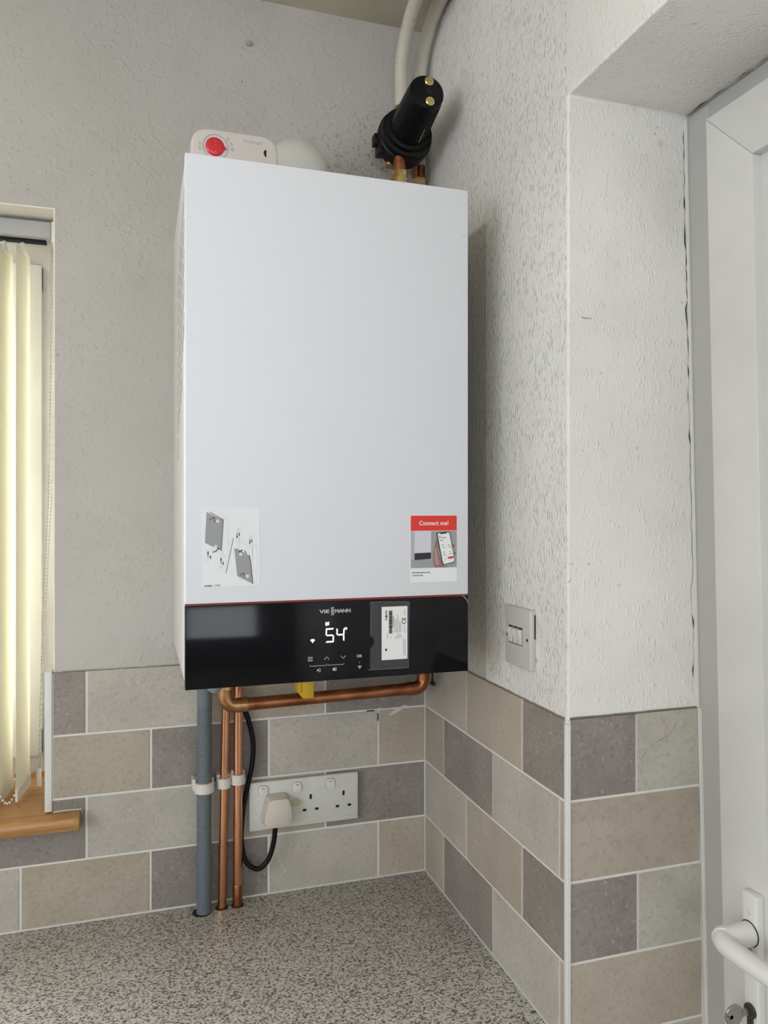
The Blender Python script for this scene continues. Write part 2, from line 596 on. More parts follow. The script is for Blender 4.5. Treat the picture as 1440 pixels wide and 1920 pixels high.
def bend(p0, corner, p1, r_, n=10):
    """straight - round elbow - straight"""
    p0, c, p1 = Vector(p0), Vector(corner), Vector(p1)
    d0, d1 = (p0 - c).normalized(), (p1 - c).normalized()
    a, b = c + d0 * r_, c + d1 * r_
    out = [p0]
    for i in range(n + 1):
        t = i / n
        ang = t * math.pi / 2
        out.append(c + d0 * (r_ * (1 - math.sin(ang))) + d1 * (r_ * (1 - math.cos(ang))))
    out.append(p1)
    return out


# ------------------------------------------------------------------ the room
XWR = -0.1310     # right reveal of the near window
XWL = -1.30
ZW0, ZW1 = 1.066, 2.102
YWF = 1.60        # window frame face
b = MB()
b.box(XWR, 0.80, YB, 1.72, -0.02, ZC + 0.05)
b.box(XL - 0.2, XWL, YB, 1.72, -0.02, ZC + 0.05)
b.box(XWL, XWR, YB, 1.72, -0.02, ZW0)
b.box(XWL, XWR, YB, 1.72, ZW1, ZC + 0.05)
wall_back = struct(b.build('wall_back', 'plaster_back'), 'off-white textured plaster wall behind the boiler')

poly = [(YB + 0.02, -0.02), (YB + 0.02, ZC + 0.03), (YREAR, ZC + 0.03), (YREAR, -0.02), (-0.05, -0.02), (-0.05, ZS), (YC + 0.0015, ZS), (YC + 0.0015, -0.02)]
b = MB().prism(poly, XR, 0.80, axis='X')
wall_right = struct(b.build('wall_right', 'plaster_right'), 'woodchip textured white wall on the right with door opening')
bv = wall_right.modifiers.new('soft_corner', 'BEVEL')
bv.width = 0.0035
bv.segments = 4
bv.limit_method = 'ANGLE'
bv.angle_limit = math.radians(60)

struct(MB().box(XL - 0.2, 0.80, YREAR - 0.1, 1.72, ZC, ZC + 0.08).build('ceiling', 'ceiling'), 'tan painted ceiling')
struct(MB().box(XL - 0.2, 0.80, YREAR - 0.1, 1.72, -0.08, 0.0).build('floor', 'floor'), 'brown vinyl floor')
b = MB()
b.box(XL - 0.1, XL, YREAR, -1.75, 0, ZC).box(XL - 0.1, XL, 0.15, YB, 0, ZC)
b.box(XL - 0.1, XL, -1.75, 0.15, 0, 1.24).box(XL - 0.1, XL, -1.75, 0.15, 2.40, ZC)
struct(b.build('wall_left', 'room_paint'), 'painted wall with a window opening')
b = MB()
b.box(XL - 0.1, -1.05, YREAR - 0.1, YREAR, 0, ZC).box(-0.05, 0.80, YREAR - 0.1, YREAR, 0, ZC)
b.box(-1.05, -0.05, YREAR - 0.1, YREAR, 0, 1.14).box(-1.05, -0.05, YREAR - 0.1, YREAR, 2.30, ZC)  # rear opening added so the frontal fill can enter behind the camera
struct(b.build('wall_rear', 'low_bounce'), 'unseen rear wall darkened to cut bounce, with an opening added for fill light')

# ------------------------------------------------------------------ tiles
G = 0.0019        # half joint
TK = 0.006
CH = 0.0007
_cache = {}


def tile_mesh(w, h, m):
    key = (round(w, 4), round(h, 4), m)
    if key in _cache:
        return _cache[key]
    x, z = w / 2, h / 2
    c = CH
    vs = [(-x, TK, -z), (x, TK, -z), (x, TK, z), (-x, TK, z),
          (-x, c, -z), (x, c, -z), (x, c, z), (-x, c, z),
          (-x + c, 0, -z + c), (x - c, 0, -z + c), (x - c, 0, z - c), (-x + c, 0, z - c)]
    fs = [(0, 1, 2, 3)]
    for i in range(4):
        j = (i + 1) % 4
        fs += [(i, j, 4 + j, 4 + i), (4 + i, 4 + j, 8 + j, 8 + i)]
    fs.append((8, 9, 10, 11))
    me = MB().add(vs, fs).mesh('tile', M[m])
    for p in me.polygons:
        p.use_smooth = False
    _cache[key] = me
    return me


def put_tile(a0, a1, z0, z1, m, wall):
    """wall 'B': a is X on the back wall; 'R': a is Y on the right wall (a0<a1); 'D': a is X on the door return"""
    w, h = a1 - a0, z1 - z0
    jit = random.uniform(-0.0003, 0.0003)
    me = tile_mesh(w, h, m)
    if wall == 'B':
        o = link('tile', me, wall_back)
        o.location = ((a0 + a1) / 2, YT + jit, (z0 + z1) / 2)
    elif wall == 'R':
        o = link('tile', me, wall_right)
        o.location = (XT + jit, (a0 + a1) / 2, (z0 + z1) / 2)
        o.rotation_euler = (0, 0, math.radians(-90))
    else:
        o = link('tile', me, wall_right)
        o.location = ((a0 + a1) / 2, YC - 0.002 + jit, (z0 + z1) / 2)
    return o


Bc, Lc, Dc = 'tile_beige', 'tile_light', 'tile_dark'
P = 0.2058
# back wall
odd = [(-0.1345, -0.0814, Dc), (-0.0814, 0.1247, Lc), (0.1247, 0.3316, Bc), (0.3316, XT, Dc)]
even = [(-0.1345, 0.0228, Bc), (0.0228, 0.2268, Dc), (0.2268, 0.4338, Lc), (0.4338, XT, Bc)]
low = [(-0.7997, -0.5948, Bc), (-0.5948, -0.3890, Dc), (-0.3890, -0.1832, Lc), (-0.1832, 0.0219, Bc), (0.0219, 0.2262, Dc), (0.2262, 0.4338, Lc), (0.4338, XT, Bc)]
for r0, row in ((0, odd), (1, even), (3, low)):
    for a0, a1, m in row:
        put_tile(a0 + G, a1 - G, ROWS[r0 + 1] + G, ROWS[r0] - (0 if r0 == 0 else G), m, 'B')
for a0, a1, m in odd[1:]:
    put_tile(a0 + G, a1 - G, ROWS[3] + G, ROWS[2] - G, m, 'B')
# dark tile notched round the sill
z0, z1 = ROWS[3] + G, ROWS[2] - G
MB().prism([(-0.2872 + G, z0), (-0.0814 - G, z0), (-0.0814 - G, z1), (-0.1345, z1), (-0.1345, 1.0655), (-0.2872 + G, 1.0655)], YT, YT + TK).build('tile', Dc, wall_back)
for a0, a1, m in ((-0.4930, -0.2872, Bc), (-0.6988, -0.4930, Lc)):
    put_tile(a0 + G, a1 - G, ROWS[3] + G, 1.0655, m, 'B')
MB().box(XWL, XWR - .0004, YB + 0.0006, YWF - .0005, ZW1 - 0.0022, ZW1 - .0002).box(XWR - 0.0022, XWR - .0002, YB + 0.0006, YWF - .0005, 1.0920, ZW1 - 0.0024).build('lightened_reveal_paint', mat('lightened_cream_reveal_paint', (0.86, 0.83, 0.73), 0.6), wall_back)  # cream paint, set extra pale to brighten the dimly lit recess
# grout bed
MB().box(-0.1345, XT, YT + 0.0012, YT + 0.0062, ROWS[4], ROWS[0] - 0.001).box(-0.80, -0.1345, YT + 0.0012, YT + 0.0062, ROWS[4], 1.0655).build('grout', 'grout', wall_back)
# right wall (a = Y)
o1 = [(1.1996, YT, Lc), (1.0025, 1.1996, Bc), (0.8850, 1.0025, Dc)]
e1 = [(1.3008, YT, Bc), (1.0995, 1.3008, Dc), (0.8988, 1.0995, Lc), (0.8850, 0.8988, Bc)]
for r0, row in ((0, o1), (1, e1), (2, o1), (3, e1)):
    for a0, a1, m in row:
        put_tile(a0 + G, a1 - G, ROWS[r0 + 1] + G, ROWS[r0] - (0 if r0 == 0 else G), m, 'R')
MB().box(XT + 0.0012, XT + 0.0062, 0.8850, YT, 0.70, ROWS[0] - 0.001).build('grout', 'grout', wall_right)
# door return (a = X)
XF0 = 0.7355
XD0 = 0.5335
for r0, row in ((0, ((XD0, 0.6337, Dc), (0.6337, XF0, Lc))), (1, ((XD0, XF0 + .001, Bc),)), (2, ((XD0, 0.6358, Dc), (0.6358, XF0 + .002, Lc))),
                (3, ((XD0, XF0 + .004, Bc),)), (4, ((XD0, 0.6358, Dc), (0.6358, XF0 + .005, Lc)))):
    for a0, a1, m in row:
        put_tile(a0 + 0.0008, a1 - G, ROWS[r0 + 1] + G + .0015, ROWS[r0] - (0 if r0 == 0 else G) + .0015, m, 'D')
MB().box(0.5320, 0.744, YC - 0.0008, YC + 0.004, 0.70, ROWS[0]).build('grout', 'grout', wall_right)
# white corner strips
MB().bbox(XT - 0.0015, 0.5335, YC - 0.0035, 0.8852, 0.70, ROWS[0] - 0.004, 0.0012).build('corner_trim', 'trim', wall_right)
MB().bbox(-0.1462, -0.1348, YT - 0.002, 1.44, 1.0940, ROWS[0] + 0.003, 0.001).build('corner_trim', 'trim', wall_back)
# sealant and grout beads
MB().tube([(-1.2, YT, ZW + 0.0008), (XT - .001, YT, ZW + 0.0008)], 0.0020, 8).build('sealant_bead', 'silicone', wall_back)
MB().tube([(XT, YT, ZW + 0.0008), (XT, 0.8866, ZW + 0.0008)], 0.0017, 8).build('sealant_bead', 'silicone', wall_right)
MB().tube([(XT, YT, ZW), (XT, YT, 1.322)], 0.0016, 8).build('sealant_bead', 'silicone', wall_right)
# dirty paint ridge above the tiles
pts = [(XR - 0.0006, 0.889 + 0.01 * i, 1.3253 + random.uniform(-.0006, .0006)) for i in range(51)]
MB().tube(pts, 0.0011, 6).build('paint_ridge', mat('grimy_paint_edge', (0.25, 0.21, 0.16), 0.7), wall_right)
pts = [(-0.12 + 0.01 * i, YB - 0.0006, 1.3250 + random.uniform(-.0004, .0004)) for i in range(65)]
MB().tube(pts, 0.0009, 6).build('paint_ridge', mat('grimy_paint_edge_pale', (0.33, 0.29, 0.23), 0.7), wall_back)
pts = [(0.534 + 0.01 * i, YC + 0.0006, 1.3268 + random.uniform(-.0003, .0003)) for i in range(21)]
MB().tube(pts, 0.0012, 6).build('paint_ridge', mat('grimy_paint_edge_dark', (0.22, 0.18, 0.14), 0.7), wall_right)

# wear on the walls: filler smears, lost grout, an old fixing, a scratch and a cracked tile
MB().prism([(0.4577, 1.2056), (0.4640, 1.2078), (0.4755, 1.2126), (0.4850, 1.2180), (0.4923, 1.2226), (0.4845, 1.2240), (0.4740, 1.2190), (0.4666, 1.2165), (0.4610, 1.2120), (0.4566, 1.2089)], YT - 0.0010, YT + 0.0002).build('filler_smear', 'silicone', wall_back)
MB().prism([(0.4290, 1.2180), (0.4340, 1.2160), (0.4380, 1.2178), (0.4480, 1.2172), (0.4600, 1.2178), (0.4620, 1.2205), (0.4420, 1.2200), (0.4360, 1.2225)], YT - 0.0008, YT + 0.0002).build('filler_smear', 'silicone', wall_back)
MB().box(0.4330, 0.4345, YT - 0.0001, YT + 0.0010, 1.1975, 1.2115).build('missing_grout', 'hole', wall_back)
MB().box(0.4115, 0.4270, YT - 0.0001, YT + 0.0010, 1.2170, 1.2185).build('missing_grout', 'hole', wall_back)
MB().bbox(XT - 0.004, XT + .001, 1.3520, 1.3545, 1.272, 1.300, 0.0006, 1).bbox(XT - 0.006, XT + .001, 1.3420, 1.3545, 1.2690, 1.2745, 0.0006, 1).build('old_fixing', 'dark', wall_right)
MB().tube([(0.5504, YC + .0008, 1.8483), (0.5560, YC + .0007, 1.8474), (0.5664, YC + .0009, 1.8474)], [0.0002, 0.0005, 0.0002], 6).build('scratch', mat('scratch_brown', (0.17, 0.15, 0.13), 0.8), wall_right)
MB().tube([(x, YC - 0.0021, z) for x, z in ((0.6955, 1.3092), (0.6940, 1.3060), (0.6931, 1.3026), (0.6900, 1.3000), (0.6867, 1.2944), (0.6800, 1.2918), (0.6730, 1.2882), (0.6640, 1.2850), (0.6548, 1.2805), (0.6500, 1.2785), (0.6469, 1.2732), (0.6414, 1.2664))], [0.0002, 0.0005, 0.0004, 0.0001, 0.0004, 0.0002, 0.0005, 0.0001, 0.0002, 0.0001, 0.0003, 0.0004], 5).build('tile_crack', mat('tile_crack_brown', (0.16, 0.14, 0.11), 0.8), wall_right)

# ------------------------------------------------------------------ window 1 (beside the boiler)
win = struct(thing('window_1', 'white plastic framed window behind the vertical blind', 'window', (XWR, YWF, ZW0)))
del win['category']
FZ0, FZ1 = 1.0965, 2.104
b = MB()
b.bbox(XWR - 0.042, XWR + 0.001, YWF, 1.67, FZ0, FZ1, 0.002)
b.bbox(XWL - 0.001, XWL + 0.042, YWF, 1.67, FZ0, FZ1, 0.002)
b.bbox(XWL, XWR, YWF + .0005, 1.669, FZ1 - 0.050, FZ1, 0.002)
b.bbox(XWL, XWR, YWF + .0005, 1.669, FZ0, FZ0 + 0.040, 0.002)
b.build('window_frame', 'upvc', win)
b = MB()
SX0, SX1 = XWL + 0.037, XWR - 0.040
SZ0, SZ1 = FZ0 + 0.036, FZ1 - 0.046
for x0, x1 in ((SX1 - 0.052, SX1), (SX0, SX0 + 0.052)):
    b.bbox(x0, x1, YWF - 0.014, 1.65, SZ0, SZ1, 0.003)
for z0, z1 in ((SZ1 - 0.052, SZ1), (SZ0, SZ0 + 0.052)):
    b.bbox(SX0, SX1, YWF - 0.0136, 1.6495, z0, z1, 0.003)
sash = b.build('sash', 'upvc', win)
MB().box(SX0 + .045, SX1 - .045, 1.622, 1.626, SZ0 + .045, SZ1 - .045).build('pane', 'glass', win)

# sill
sill = thing('window_sill', 'oak effect window sill with bullnose front under the blind', 'sill', (-0.6, 1.45, 1.0675))
b = MB()
b.box(XWL + .001, XWR - 0.0005, YT - 0.001, 1.615, 1.0675, 1.0915)
prof = [(YT - 0.001, 1.0675), (1.372, 1.0675), (1.3655, 1.070), (1.363, 1.0755), (1.363, 1.0835), (1.3655, 1.089), (1.372, 1.0915), (YT - 0.001, 1.0915)]
b.prism(prof, XWL + .001, -0.1000, axis='X')
b.build('sill_board', 'wood', sill)
prof2 = [(YT - 0.001, 1.0665), (1.3715, 1.0665), (1.3645, 1.0692), (1.3618, 1.0752), (1.3618, 1.0838), (1.3645, 1.0898), (1.3715, 1.0925), (YT - 0.001, 1.0925)]
MB().prism(prof2, -0.1000, -0.0905, axis='X', bev=0.0008, seg=1).build('end_cap', 'wood_cap', sill)
b = MB().tube([(-0.133, YT - .0005, 1.0928), (-0.112, YT - .0008, 1.0936), (-0.090, YT - .001, 1.0930), (-0.0885, YT - .0006, 1.085)], 0.0012, 6)
b.build('sealant_bead', 'silicone', sill)
MB().box(XWL + .03, XWR - .003, 1.590, 1.602, 1.0915, 1.0985).build('rear_strip', 'wood', sill)

# vertical blind
bl = thing('vertical_blind', 'cream vertical blind with vanes bunched beside the window edge', 'blind', (-0.6, 1.48, 1.1))
MB().bbox(XWL + .01, XWR - 0.011, 1.450, 1.492, 2.066, 2.094, 0.002).build('headrail', mat('white_aluminium_rail', (0.46, 0.455, 0.445), 0.45), bl)
MB().bbox(XWR - 0.0105, XWR - 0.0005, 1.448, 1.494, 2.058, 2.095, 0.002).build('rail_end_cap', 'vane_white', bl)
MB().box(XWL + .02, XWR - 0.02, 1.464, 1.478, 2.0615, 2.0662).build('rail_channel', 'hole', bl)
VZ0, VZ1 = 1.112, 2.052
NV = 15


def vane_mesh():
    bm = MB()
    n = 8
    vs, fs = [], []
    for i in range(n + 1):
        t = i / n
        y = 1.446 + 0.089 * t * 0.975
        x = 0.011 * t + 0.0035 * math.sin(math.pi * t)
        for z in (VZ0 + 0.0, VZ1):
            for dx in (-0.0003, 0.0003):
                vs.append((x + dx, y, z))
    for i in range(n):
        a, c = i * 4, (i + 1) * 4
        fs += [(a, c, c + 2, a + 2), (a + 1, a + 3, c + 3, c + 1), (a, a + 1, c + 1, c), (a + 2, c + 2, c + 3, a + 3)]
    fs += [(0, 2, 3, 1), (n * 4, n * 4 + 1, n * 4 + 3, n * 4 + 2)]
    return bm.add(vs, fs).mesh('vane', M['vane'])


def weight_mesh():
    return MB().prism([(-0.0015, 1.447), (0.0025, 1.447), (0.0135, 1.532), (0.0095, 1.532)], 1.098, 1.120, axis='Z', bev=0.0006, seg=1).mesh('vane_weight', M['vane_white'])


def hook_mesh():
    return MB().tube([(0.0065, 1.475, 2.063), (0.0065, 1.475, 2.045)], 0.003, 8).bbox(0.003, 0.010, 1.462, 1.490, 2.040, 2.054, 0.001, 1).mesh('hook', M['vane_white'])


vm_, wm_, hm_ = vane_mesh(), weight_mesh(), hook_mesh()
vx = [-0.1965 - 0.0168 * i for i in range(NV)]
vx[1:] = [x - 0.0115 for x in vx[1:]]
for i, x in enumerate(vx):
    o = link('vane', vm_, bl)
    o.location = (x, 0, 0)
    w = link('weight', wm_, o)
    k = link('hook', hm_, o)
    for q in (w, k):
        q.matrix_parent_inverse = Matrix.Identity(4)
    o.matrix_parent_inverse = bl.matrix_basis.inverted()
# bead chain linking the vane bottoms
for yy in (1.4485, 1.5325):
    b = MB()
    for i in range(NV - 1):
        x0, x1 = vx[i] + (0.0005 if yy < 1.5 else 0.011), vx[i + 1] + (0.0005 if yy < 1.5 else 0.011)
        for k in range(9):
            t = k / 8
            b.sphere((x0 + (x1 - x0) * t, yy, 1.117 - 0.020 * math.sin(math.pi * t)), 0.0021, 6, 4)
    b.build('spacer_chain', 'vane_white', bl)
# control chain loop down the right-hand side
b = MB()
for dx, dy in ((0, 0), (0.006, 0.010)):
    p = smooth_path([(-0.1455 + dx, 1.488 + dy, 2.060), (-0.1465 + dx * .8, 1.489 + dy, 1.838), (-0.1490 + dx * .7, 1.490 + dy, 1.65), (-0.1570 + dx * .5, 1.492 + dy, 1.46), (-0.1632 + dx * .4, 1.496 + dy, 1.27), (-0.1665 + dx * .3, 1.500 + dy * .5, 1.137)], 30)
    acc = 0
    for i in range(1, len(p)):
        acc += (p[i] - p[i - 1]).length
        if acc > 0.0062:
            acc = 0
            b.sphere(p[i], 0.0017, 6, 4)
    b.tube(p[::6], 0.0006, 5)
b.build('control_chain', mat('aged_bead_plastic', (0.46, 0.43, 0.35), 0.45), bl)
MB().lathe((-0.1668, 1.502, 1.104), (0, 0, 1), [(0, 0.0046), (0.024, 0.0046), (0.031, 0.0028), (0.034, 0.001)], 12).build('chain_weight', 'vane_white', bl)

# ------------------------------------------------------------------ door on the right
TILT = math.atan(0.0255)
def dtilt(o):
    """the door hangs slightly out of plumb"""
    Mx = Matrix.Translation((0.7345, 0.8, 1.33)) @ Matrix.Rotation(-TILT, 4, 'Y') @ Matrix.Translation((-0.7345, -0.8, -1.33))
    o.matrix_basis = Mx @ o.matrix_basis


fr = struct(thing('trim_1', 'white plastic door frame set in the reveal', 'frame', (0.74, 0.86, 0)))
del fr['category']
DZ1 = ZS - 0.006
b = MB()
b.bbox(0.7345, 0.80, 0.838, YC + 0.004, 0.02, DZ1, 0.002)
b.bbox(0.7355, 0.80, -0.05, YC + 0.003, DZ1 - 0.048, DZ1 + 0.004, 0.002)
b.bbox(0.7345, 0.80, -0.055, -0.012, 0.02, DZ1, 0.002)
b.build('frame_member', 'upvc_frame_shaded', fr)
MB().tube([(0.7338, YC - 0.004, 0.75), (0.7338, YC - 0.0035, 1.327)], 0.0035, 8).tube([(0.7335, YC + 0.000, 1.327), (0.7335, YC + 0.000, DZ1)], 0.0030, 8).build('sealant_bead', 'silicone', fr)
pts = [(0.7296 + random.uniform(-.0016, .0016) - (0.002 if i < 14 else 0), YC + 0.0010, 1.345 + 0.011 * i) for i in range(71)]
rad = [random.choice((0.0001, 0.0001, 0.0004, 0.0008)) if (i < 12 or i > 30) else 0.0002 for i in range(71)]
MB().tube(pts, rad, 5).build('crack', 'hole', fr)
pts = [(0.7325 + random.uniform(-.0008, .0008), YC - 0.0155 * i, ZS - 0.0008 + random.uniform(-.0004, .0004)) for i in range(20)]
MB().tube(pts, [random.choice((0.0001, 0.0003, 0.0005, 0.0008)) for _ in pts], 5).build('crack', 'hole', fr)
dtilt(fr)

dr = struct(thing('door_1', 'white plastic back door on the right', 'door', (0.72, 0.4, 0)))
del dr['category']
XS = 0.7150
SY1, SY0 = 0.8210, 0.02
SW = 0.0765
DT = DZ1 - 0.030
b = MB()
# mitred sash: stiles and rails with a visible weld line at the corners


def mitred(y0, y1, yi0, yi1, z0, z1, x0, x1):
    return MB().prism([(y0, z0), (y1, z1), (yi1[0], yi1[1]), (yi0[0], yi0[1])], x0, x1, axis='X', bev=0.0010, seg=2)


g = 0.0002
mitred(SY1, SY1, (SY1 - SW, 0.05 + SW), (SY1 - SW, DT - SW - g), 0.05, DT - g, XS, 0.775).build('stile', 'upvc', dr)
mitred(SY0, SY0, (SY0 + SW, 0.05 + SW), (SY0 + SW, DT - SW - g), 0.05, DT - g, XS, 0.775).build('stile', 'upvc', dr)
MB().prism([(SY1 - g, DT), (SY0 + g, DT), (SY0 + SW + g, DT - SW), (SY1 - SW - g, DT - SW)], XS, 0.775, axis='X', bev=0.0010).build('rail', 'upvc', dr)
MB().prism([(SY1 - g, 0.05), (SY0 + g, 0.05), (SY0 + SW + g, 0.05 + SW), (SY1 - SW - g, 0.05 + SW)], XS, 0.775, axis='X', bev=0.0010).build('rail', 'upvc', dr)
MB().box(XS + 0.014, 0.765, SY0 + SW - .01, SY1 - SW + .01, 0.05 + SW - .01, DT - SW + .01).build('panel', 'upvc', dr)
# lever handle
ZH = 1.084
hp = MB().bbox(0.7023, XS + .0005, 0.7488, 0.7725, 0.905, 1.1320, 0.003, 3).build('handle_plate', 'trim', dr)
MB().lathe((0.7030, 0.7605, ZH), (-1, 0, 0), [(0, 0.0148), (0.0008, 0.0148), (0.0012, 0.0142), (0.034, 0.0142), (0.0395, 0.0130)], 28).build('spindle_boss', 'trim', hp)
MB().torus((0.7020, 0.7605, ZH), (1, 0, 0), 0.0146, 0.0007).build('shadow_gap', 'hole', hp)
p = smooth_path([(0.6690, 0.7640, ZH), (0.6615, 0.7570, ZH), (0.6585, 0.7450, ZH - .0005), (0.6590, 0.715, ZH - 0.001), (0.6610, 0.675, ZH - 0.001), (0.6625, 0.645, ZH - 0.002)], 8)
n_ = len(p)
MB().tube(p, [0.0142 if i < 6 else 0.0128 - 0.002 * i / n_ for i in range(n_)], 18).build('lever', 'trim', hp)
MB().lathe((0.7024, 0.7605, 1.0630), (-1, 0, 0), [(0, 0.0040), (0.0006, 0.0040), (0.0007, 0.0030)], 14).build('screw', 'chrome', hp)
MB().lathe((0.7024, 0.7605, 1.1085), (-1, 0, 0), [(0, 0.0030), (0.0005, 0.0028)], 14).build('screw_cover', 'upvc', hp)
lk = MB().lathe((0.7028, 0.7605, 0.9895), (-1, 0, 0), [(0, 0.0090), (0.0035, 0.0088), (0.004, 0.0080)], 24).box(0.6995, 0.7028, 0.7565, 0.7645, 0.966, 0.986).build('lock_cylinder', mat('dark_bronze', (0.09, 0.08, 0.07), 0.4, metal=0.8), hp)
dtilt(dr)

ky = thing('door_key', 'worn silver key on a ring turned in the door lock', 'key', (0.68, 0.7605, 0.9895))
MB().box(0.688, 0.700, 0.7585, 0.7625, 0.9860, 0.9930).build('blade', 'chrome', ky)
b = MB()
b.lathe((0.6770, 0.7617, 0.9895), (0, -1, 0), [(0, 0.0125), (0.0004, 0.0130), (0.0020, 0.0130), (0.0024, 0.0125)], 26)
b.build('bow', 'chrome', ky)
MB().lathe((0.6725, 0.7596, 0.9885), (0, -1, 0), [(0, 0.0026), (0.0003, 0.0026)], 12).build('bow_hole', 'hole', ky)
MB().torus((0.6690, 0.7560, 0.9745), (0.75, -0.5, 0.1), 0.0150, 0.0008, 36, 8).build('key_ring', 'chrome', ky)
dtilt(ky)

# ------------------------------------------------------------------ worktop and base cabinets
wt = thing('worktop', 'speckled grey laminate kitchen worktop below the tiles', 'worktop', (-0.3, 1.15, ZW - 0.04))
MB().bbox(XL + 0.002, XT - 0.0005, 0.895, YT - 0.0005, ZW - 0.040, ZW, 0.002).build('slab', 'worktop', wt)
for i, (x, y, r_) in enumerate(((0.1100, 1.3675, 0.0165), (0.1405, 1.3735, 0.0112), (0.1680, 1.3735, 0.0112))):
    MB().lathe((x - (0.003 if i == 0 else 0), y, ZW - 0.001), (0, 0, 1), [(0, r_), (0.0014, r_)], 28).build('pipe_hole', mat('hole_edge', (0.035, 0.018, 0.012) if i else (0.01, 0.01, 0.01), 0.8), wt)

for i in range(3):
    x1 = 0.5255 - 0.502 * i
    x0 = x1 - 0.500
    cb = thing('base_cabinet', ('cream base cabinet under the worktop below the boiler', 'cream base cabinet under the worktop below the window blind', 'cream base cabinet at the far end of the worktop')[i], 'cabinet', ((x0 + x1) / 2, 1.16, 0), 'base cabinets under the worktop')
    MB().box(x0, x1, 0.935, 1.388, 0.10, ZW - 0.0405).build('body', 'cabinet', cb)
    MB().box(x0, x1, 0.980, 1.388, 0.0, 0.10).build('plinth', 'low_bounce', cb)
    d_ = MB().bbox(x0 + .002, x1 - .002, 0.915, 0.9348, 0.105, ZW - 0.046, 0.002).build('door', 'cabinet', cb)
    MB().tube([(x0 + .05, 0.915, 0.66), (x0 + .05, 0.893, 0.665), (x0 + .05, 0.893, 0.775), (x0 + .05, 0.915, 0.78)], 0.005, 10).build('handle', 'chrome', d_)

# ------------------------------------------------------------------ boiler
BX0, BX1, BY0, BZ0, BZ1, BR = 0.0594, 0.4593, 1.0360, 1.3624, 2.0620, 1.4730
bo = thing('wall_boiler', 'large white wall-hung gas boiler with black glass control panel', 'boiler', (0.26, 1.4, BZ0))
MB().bbox(BX0 + .001, BX1 - .001, BY0 + 0.016, YB, BZ0 + 0.004, BZ1 - .0005, 0.002).build('casing', 'boiler_side', bo)
MB().bbox(BX0, BX1, BY0, BY0 + 0.0160, BR + 0.0012, BZ1, 0.0016, 2).build('front_cover', 'boiler', bo)
MB().bbox(BX0, BX1, BY0 + .0002, BY0 + 0.0160, BZ0, BR - 0.0012, 0.0010, 2).build('control_panel', 'glass_black', bo)
MB().box(BX0 + .0006, BX1 - .0006, BY0 + .0012, BY0 + 0.0155, BR - 0.0014, BR + 0.0014).build('red_line', 'red', bo)['label'] = 'thin red line between cover and control panel'
# louvre slots on the left side
b = MB()
for ci, (yy, zend) in enumerate(((1.075, 1.80), (1.098, 1.785), (1.121, 1.760), (1.146, 1.745), (1.172, 1.725), (1.200, 1.70), (1.232, 1.665))):
    z = 2.030 - 0.012 * ci
    while z - 0.030 > zend:
        b.add([(BX0 + .0006, yy - .006, z), (BX0 + .0006, yy - .003, z), (BX0 + .0006, yy + .006, z - .034), (BX0 + .0006, yy + .003, z - .034),
               (BX0 + .0020, yy - .006, z), (BX0 + .0020, yy - .003, z), (BX0 + .0020, yy + .006, z - .034), (BX0 + .0020, yy + .003, z - .034)],
              [(0, 1, 2, 3), (7, 6, 5, 4), (0, 4, 5, 1), (1, 5, 6, 2), (2, 6, 7, 3), (3, 7, 4, 0)])
        z -= 0.042
sl = b.build('vent_slots', mat('vent_shadow', (0.30, 0.28, 0.25), 0.7), bo)
sl['kind'] = 'stuff'
YP = BY0 - 0.0001
FP = BY0 + 0.0001

# lettering on the black panel
b = MB()
text_polys('VIE', 0.0066, 0.2380, FP, 1.4574, b, 'LEFT', 0.00020, sx=1.52)
text_polys('MANN', 0.0066, 0.2592, FP, 1.4574, b, 'LEFT', 0.00020, sx=1.16)
text_polys('S', 0.0072, 0.2562, FP, 1.4602, b, 'CENTER', 0.00018, sx=1.45)
text_polys('S', 0.0072, 0.2562, FP, 1.4546, b, 'CENTER', 0.00018, sx=1.45)
b.build('logo', mat('logo_silver', (0.50, 0.51, 0.52), 0.45), bo)


def seg_digit(b, x, z, w, h, segs):
    t = 0.0019
    sl = 0.0006
    def q(pts):
        b.prism([(x + px + (pz / h) * sl, z + pz) for px, pz in pts], FP - 0.0003, FP + 0.0004)
    k = 0.0004
    if 'a' in segs: q([(k, h), (w - k, h), (w - t, h - t), (t, h - t)])
    if 'd' in segs: q([(k, 0), (w - k, 0), (w - t, t), (t, t)])
    m = h / 2
    if 'g' in segs: q([(t * .6, m), (t, m + t * .5), (w - t, m + t * .5), (w - t * .6, m), (w - t, m - t * .5), (t, m - t * .5)])
    if 'f' in segs: q([(0, h - k), (t * .9, h - t - k), (t * .9, m + t * .6), (0, m + k)])
    if 'b' in segs: q([(w, h - k), (w - t * .9, h - t - k), (w - t * .9, m + t * .6), (w, m + k)])
    if 'e' in segs: q([(0, k), (t * .9, t + k), (t * .9, m - t * .6), (0, m - k)])
    if 'c' in segs: q([(w, k), (w - t * .9, t + k), (w - t * .9, m - t * .6), (w, m - k)])


b = MB()
seg_digit(b, 0.2462, 1.4148, 0.0118, 0.0196, 'afgcd')
seg_digit(b, 0.2614, 1.4152, 0.0114, 0.0192, 'fgbc')
b.torus((0.2754, FP - 0.0001, 1.4330), (0, 1, 0), 0.00135, 0.00042, 16, 6)
for i in range(4):
    b.box(0.2464 + i * 0.0014, 0.2471 + i * 0.0014, FP - 0.0003, FP + .0004, 1.4380 + (0.0006 if i > 1 else 0), 1.4432 - (0.0 if i != 1 else 0.0008))


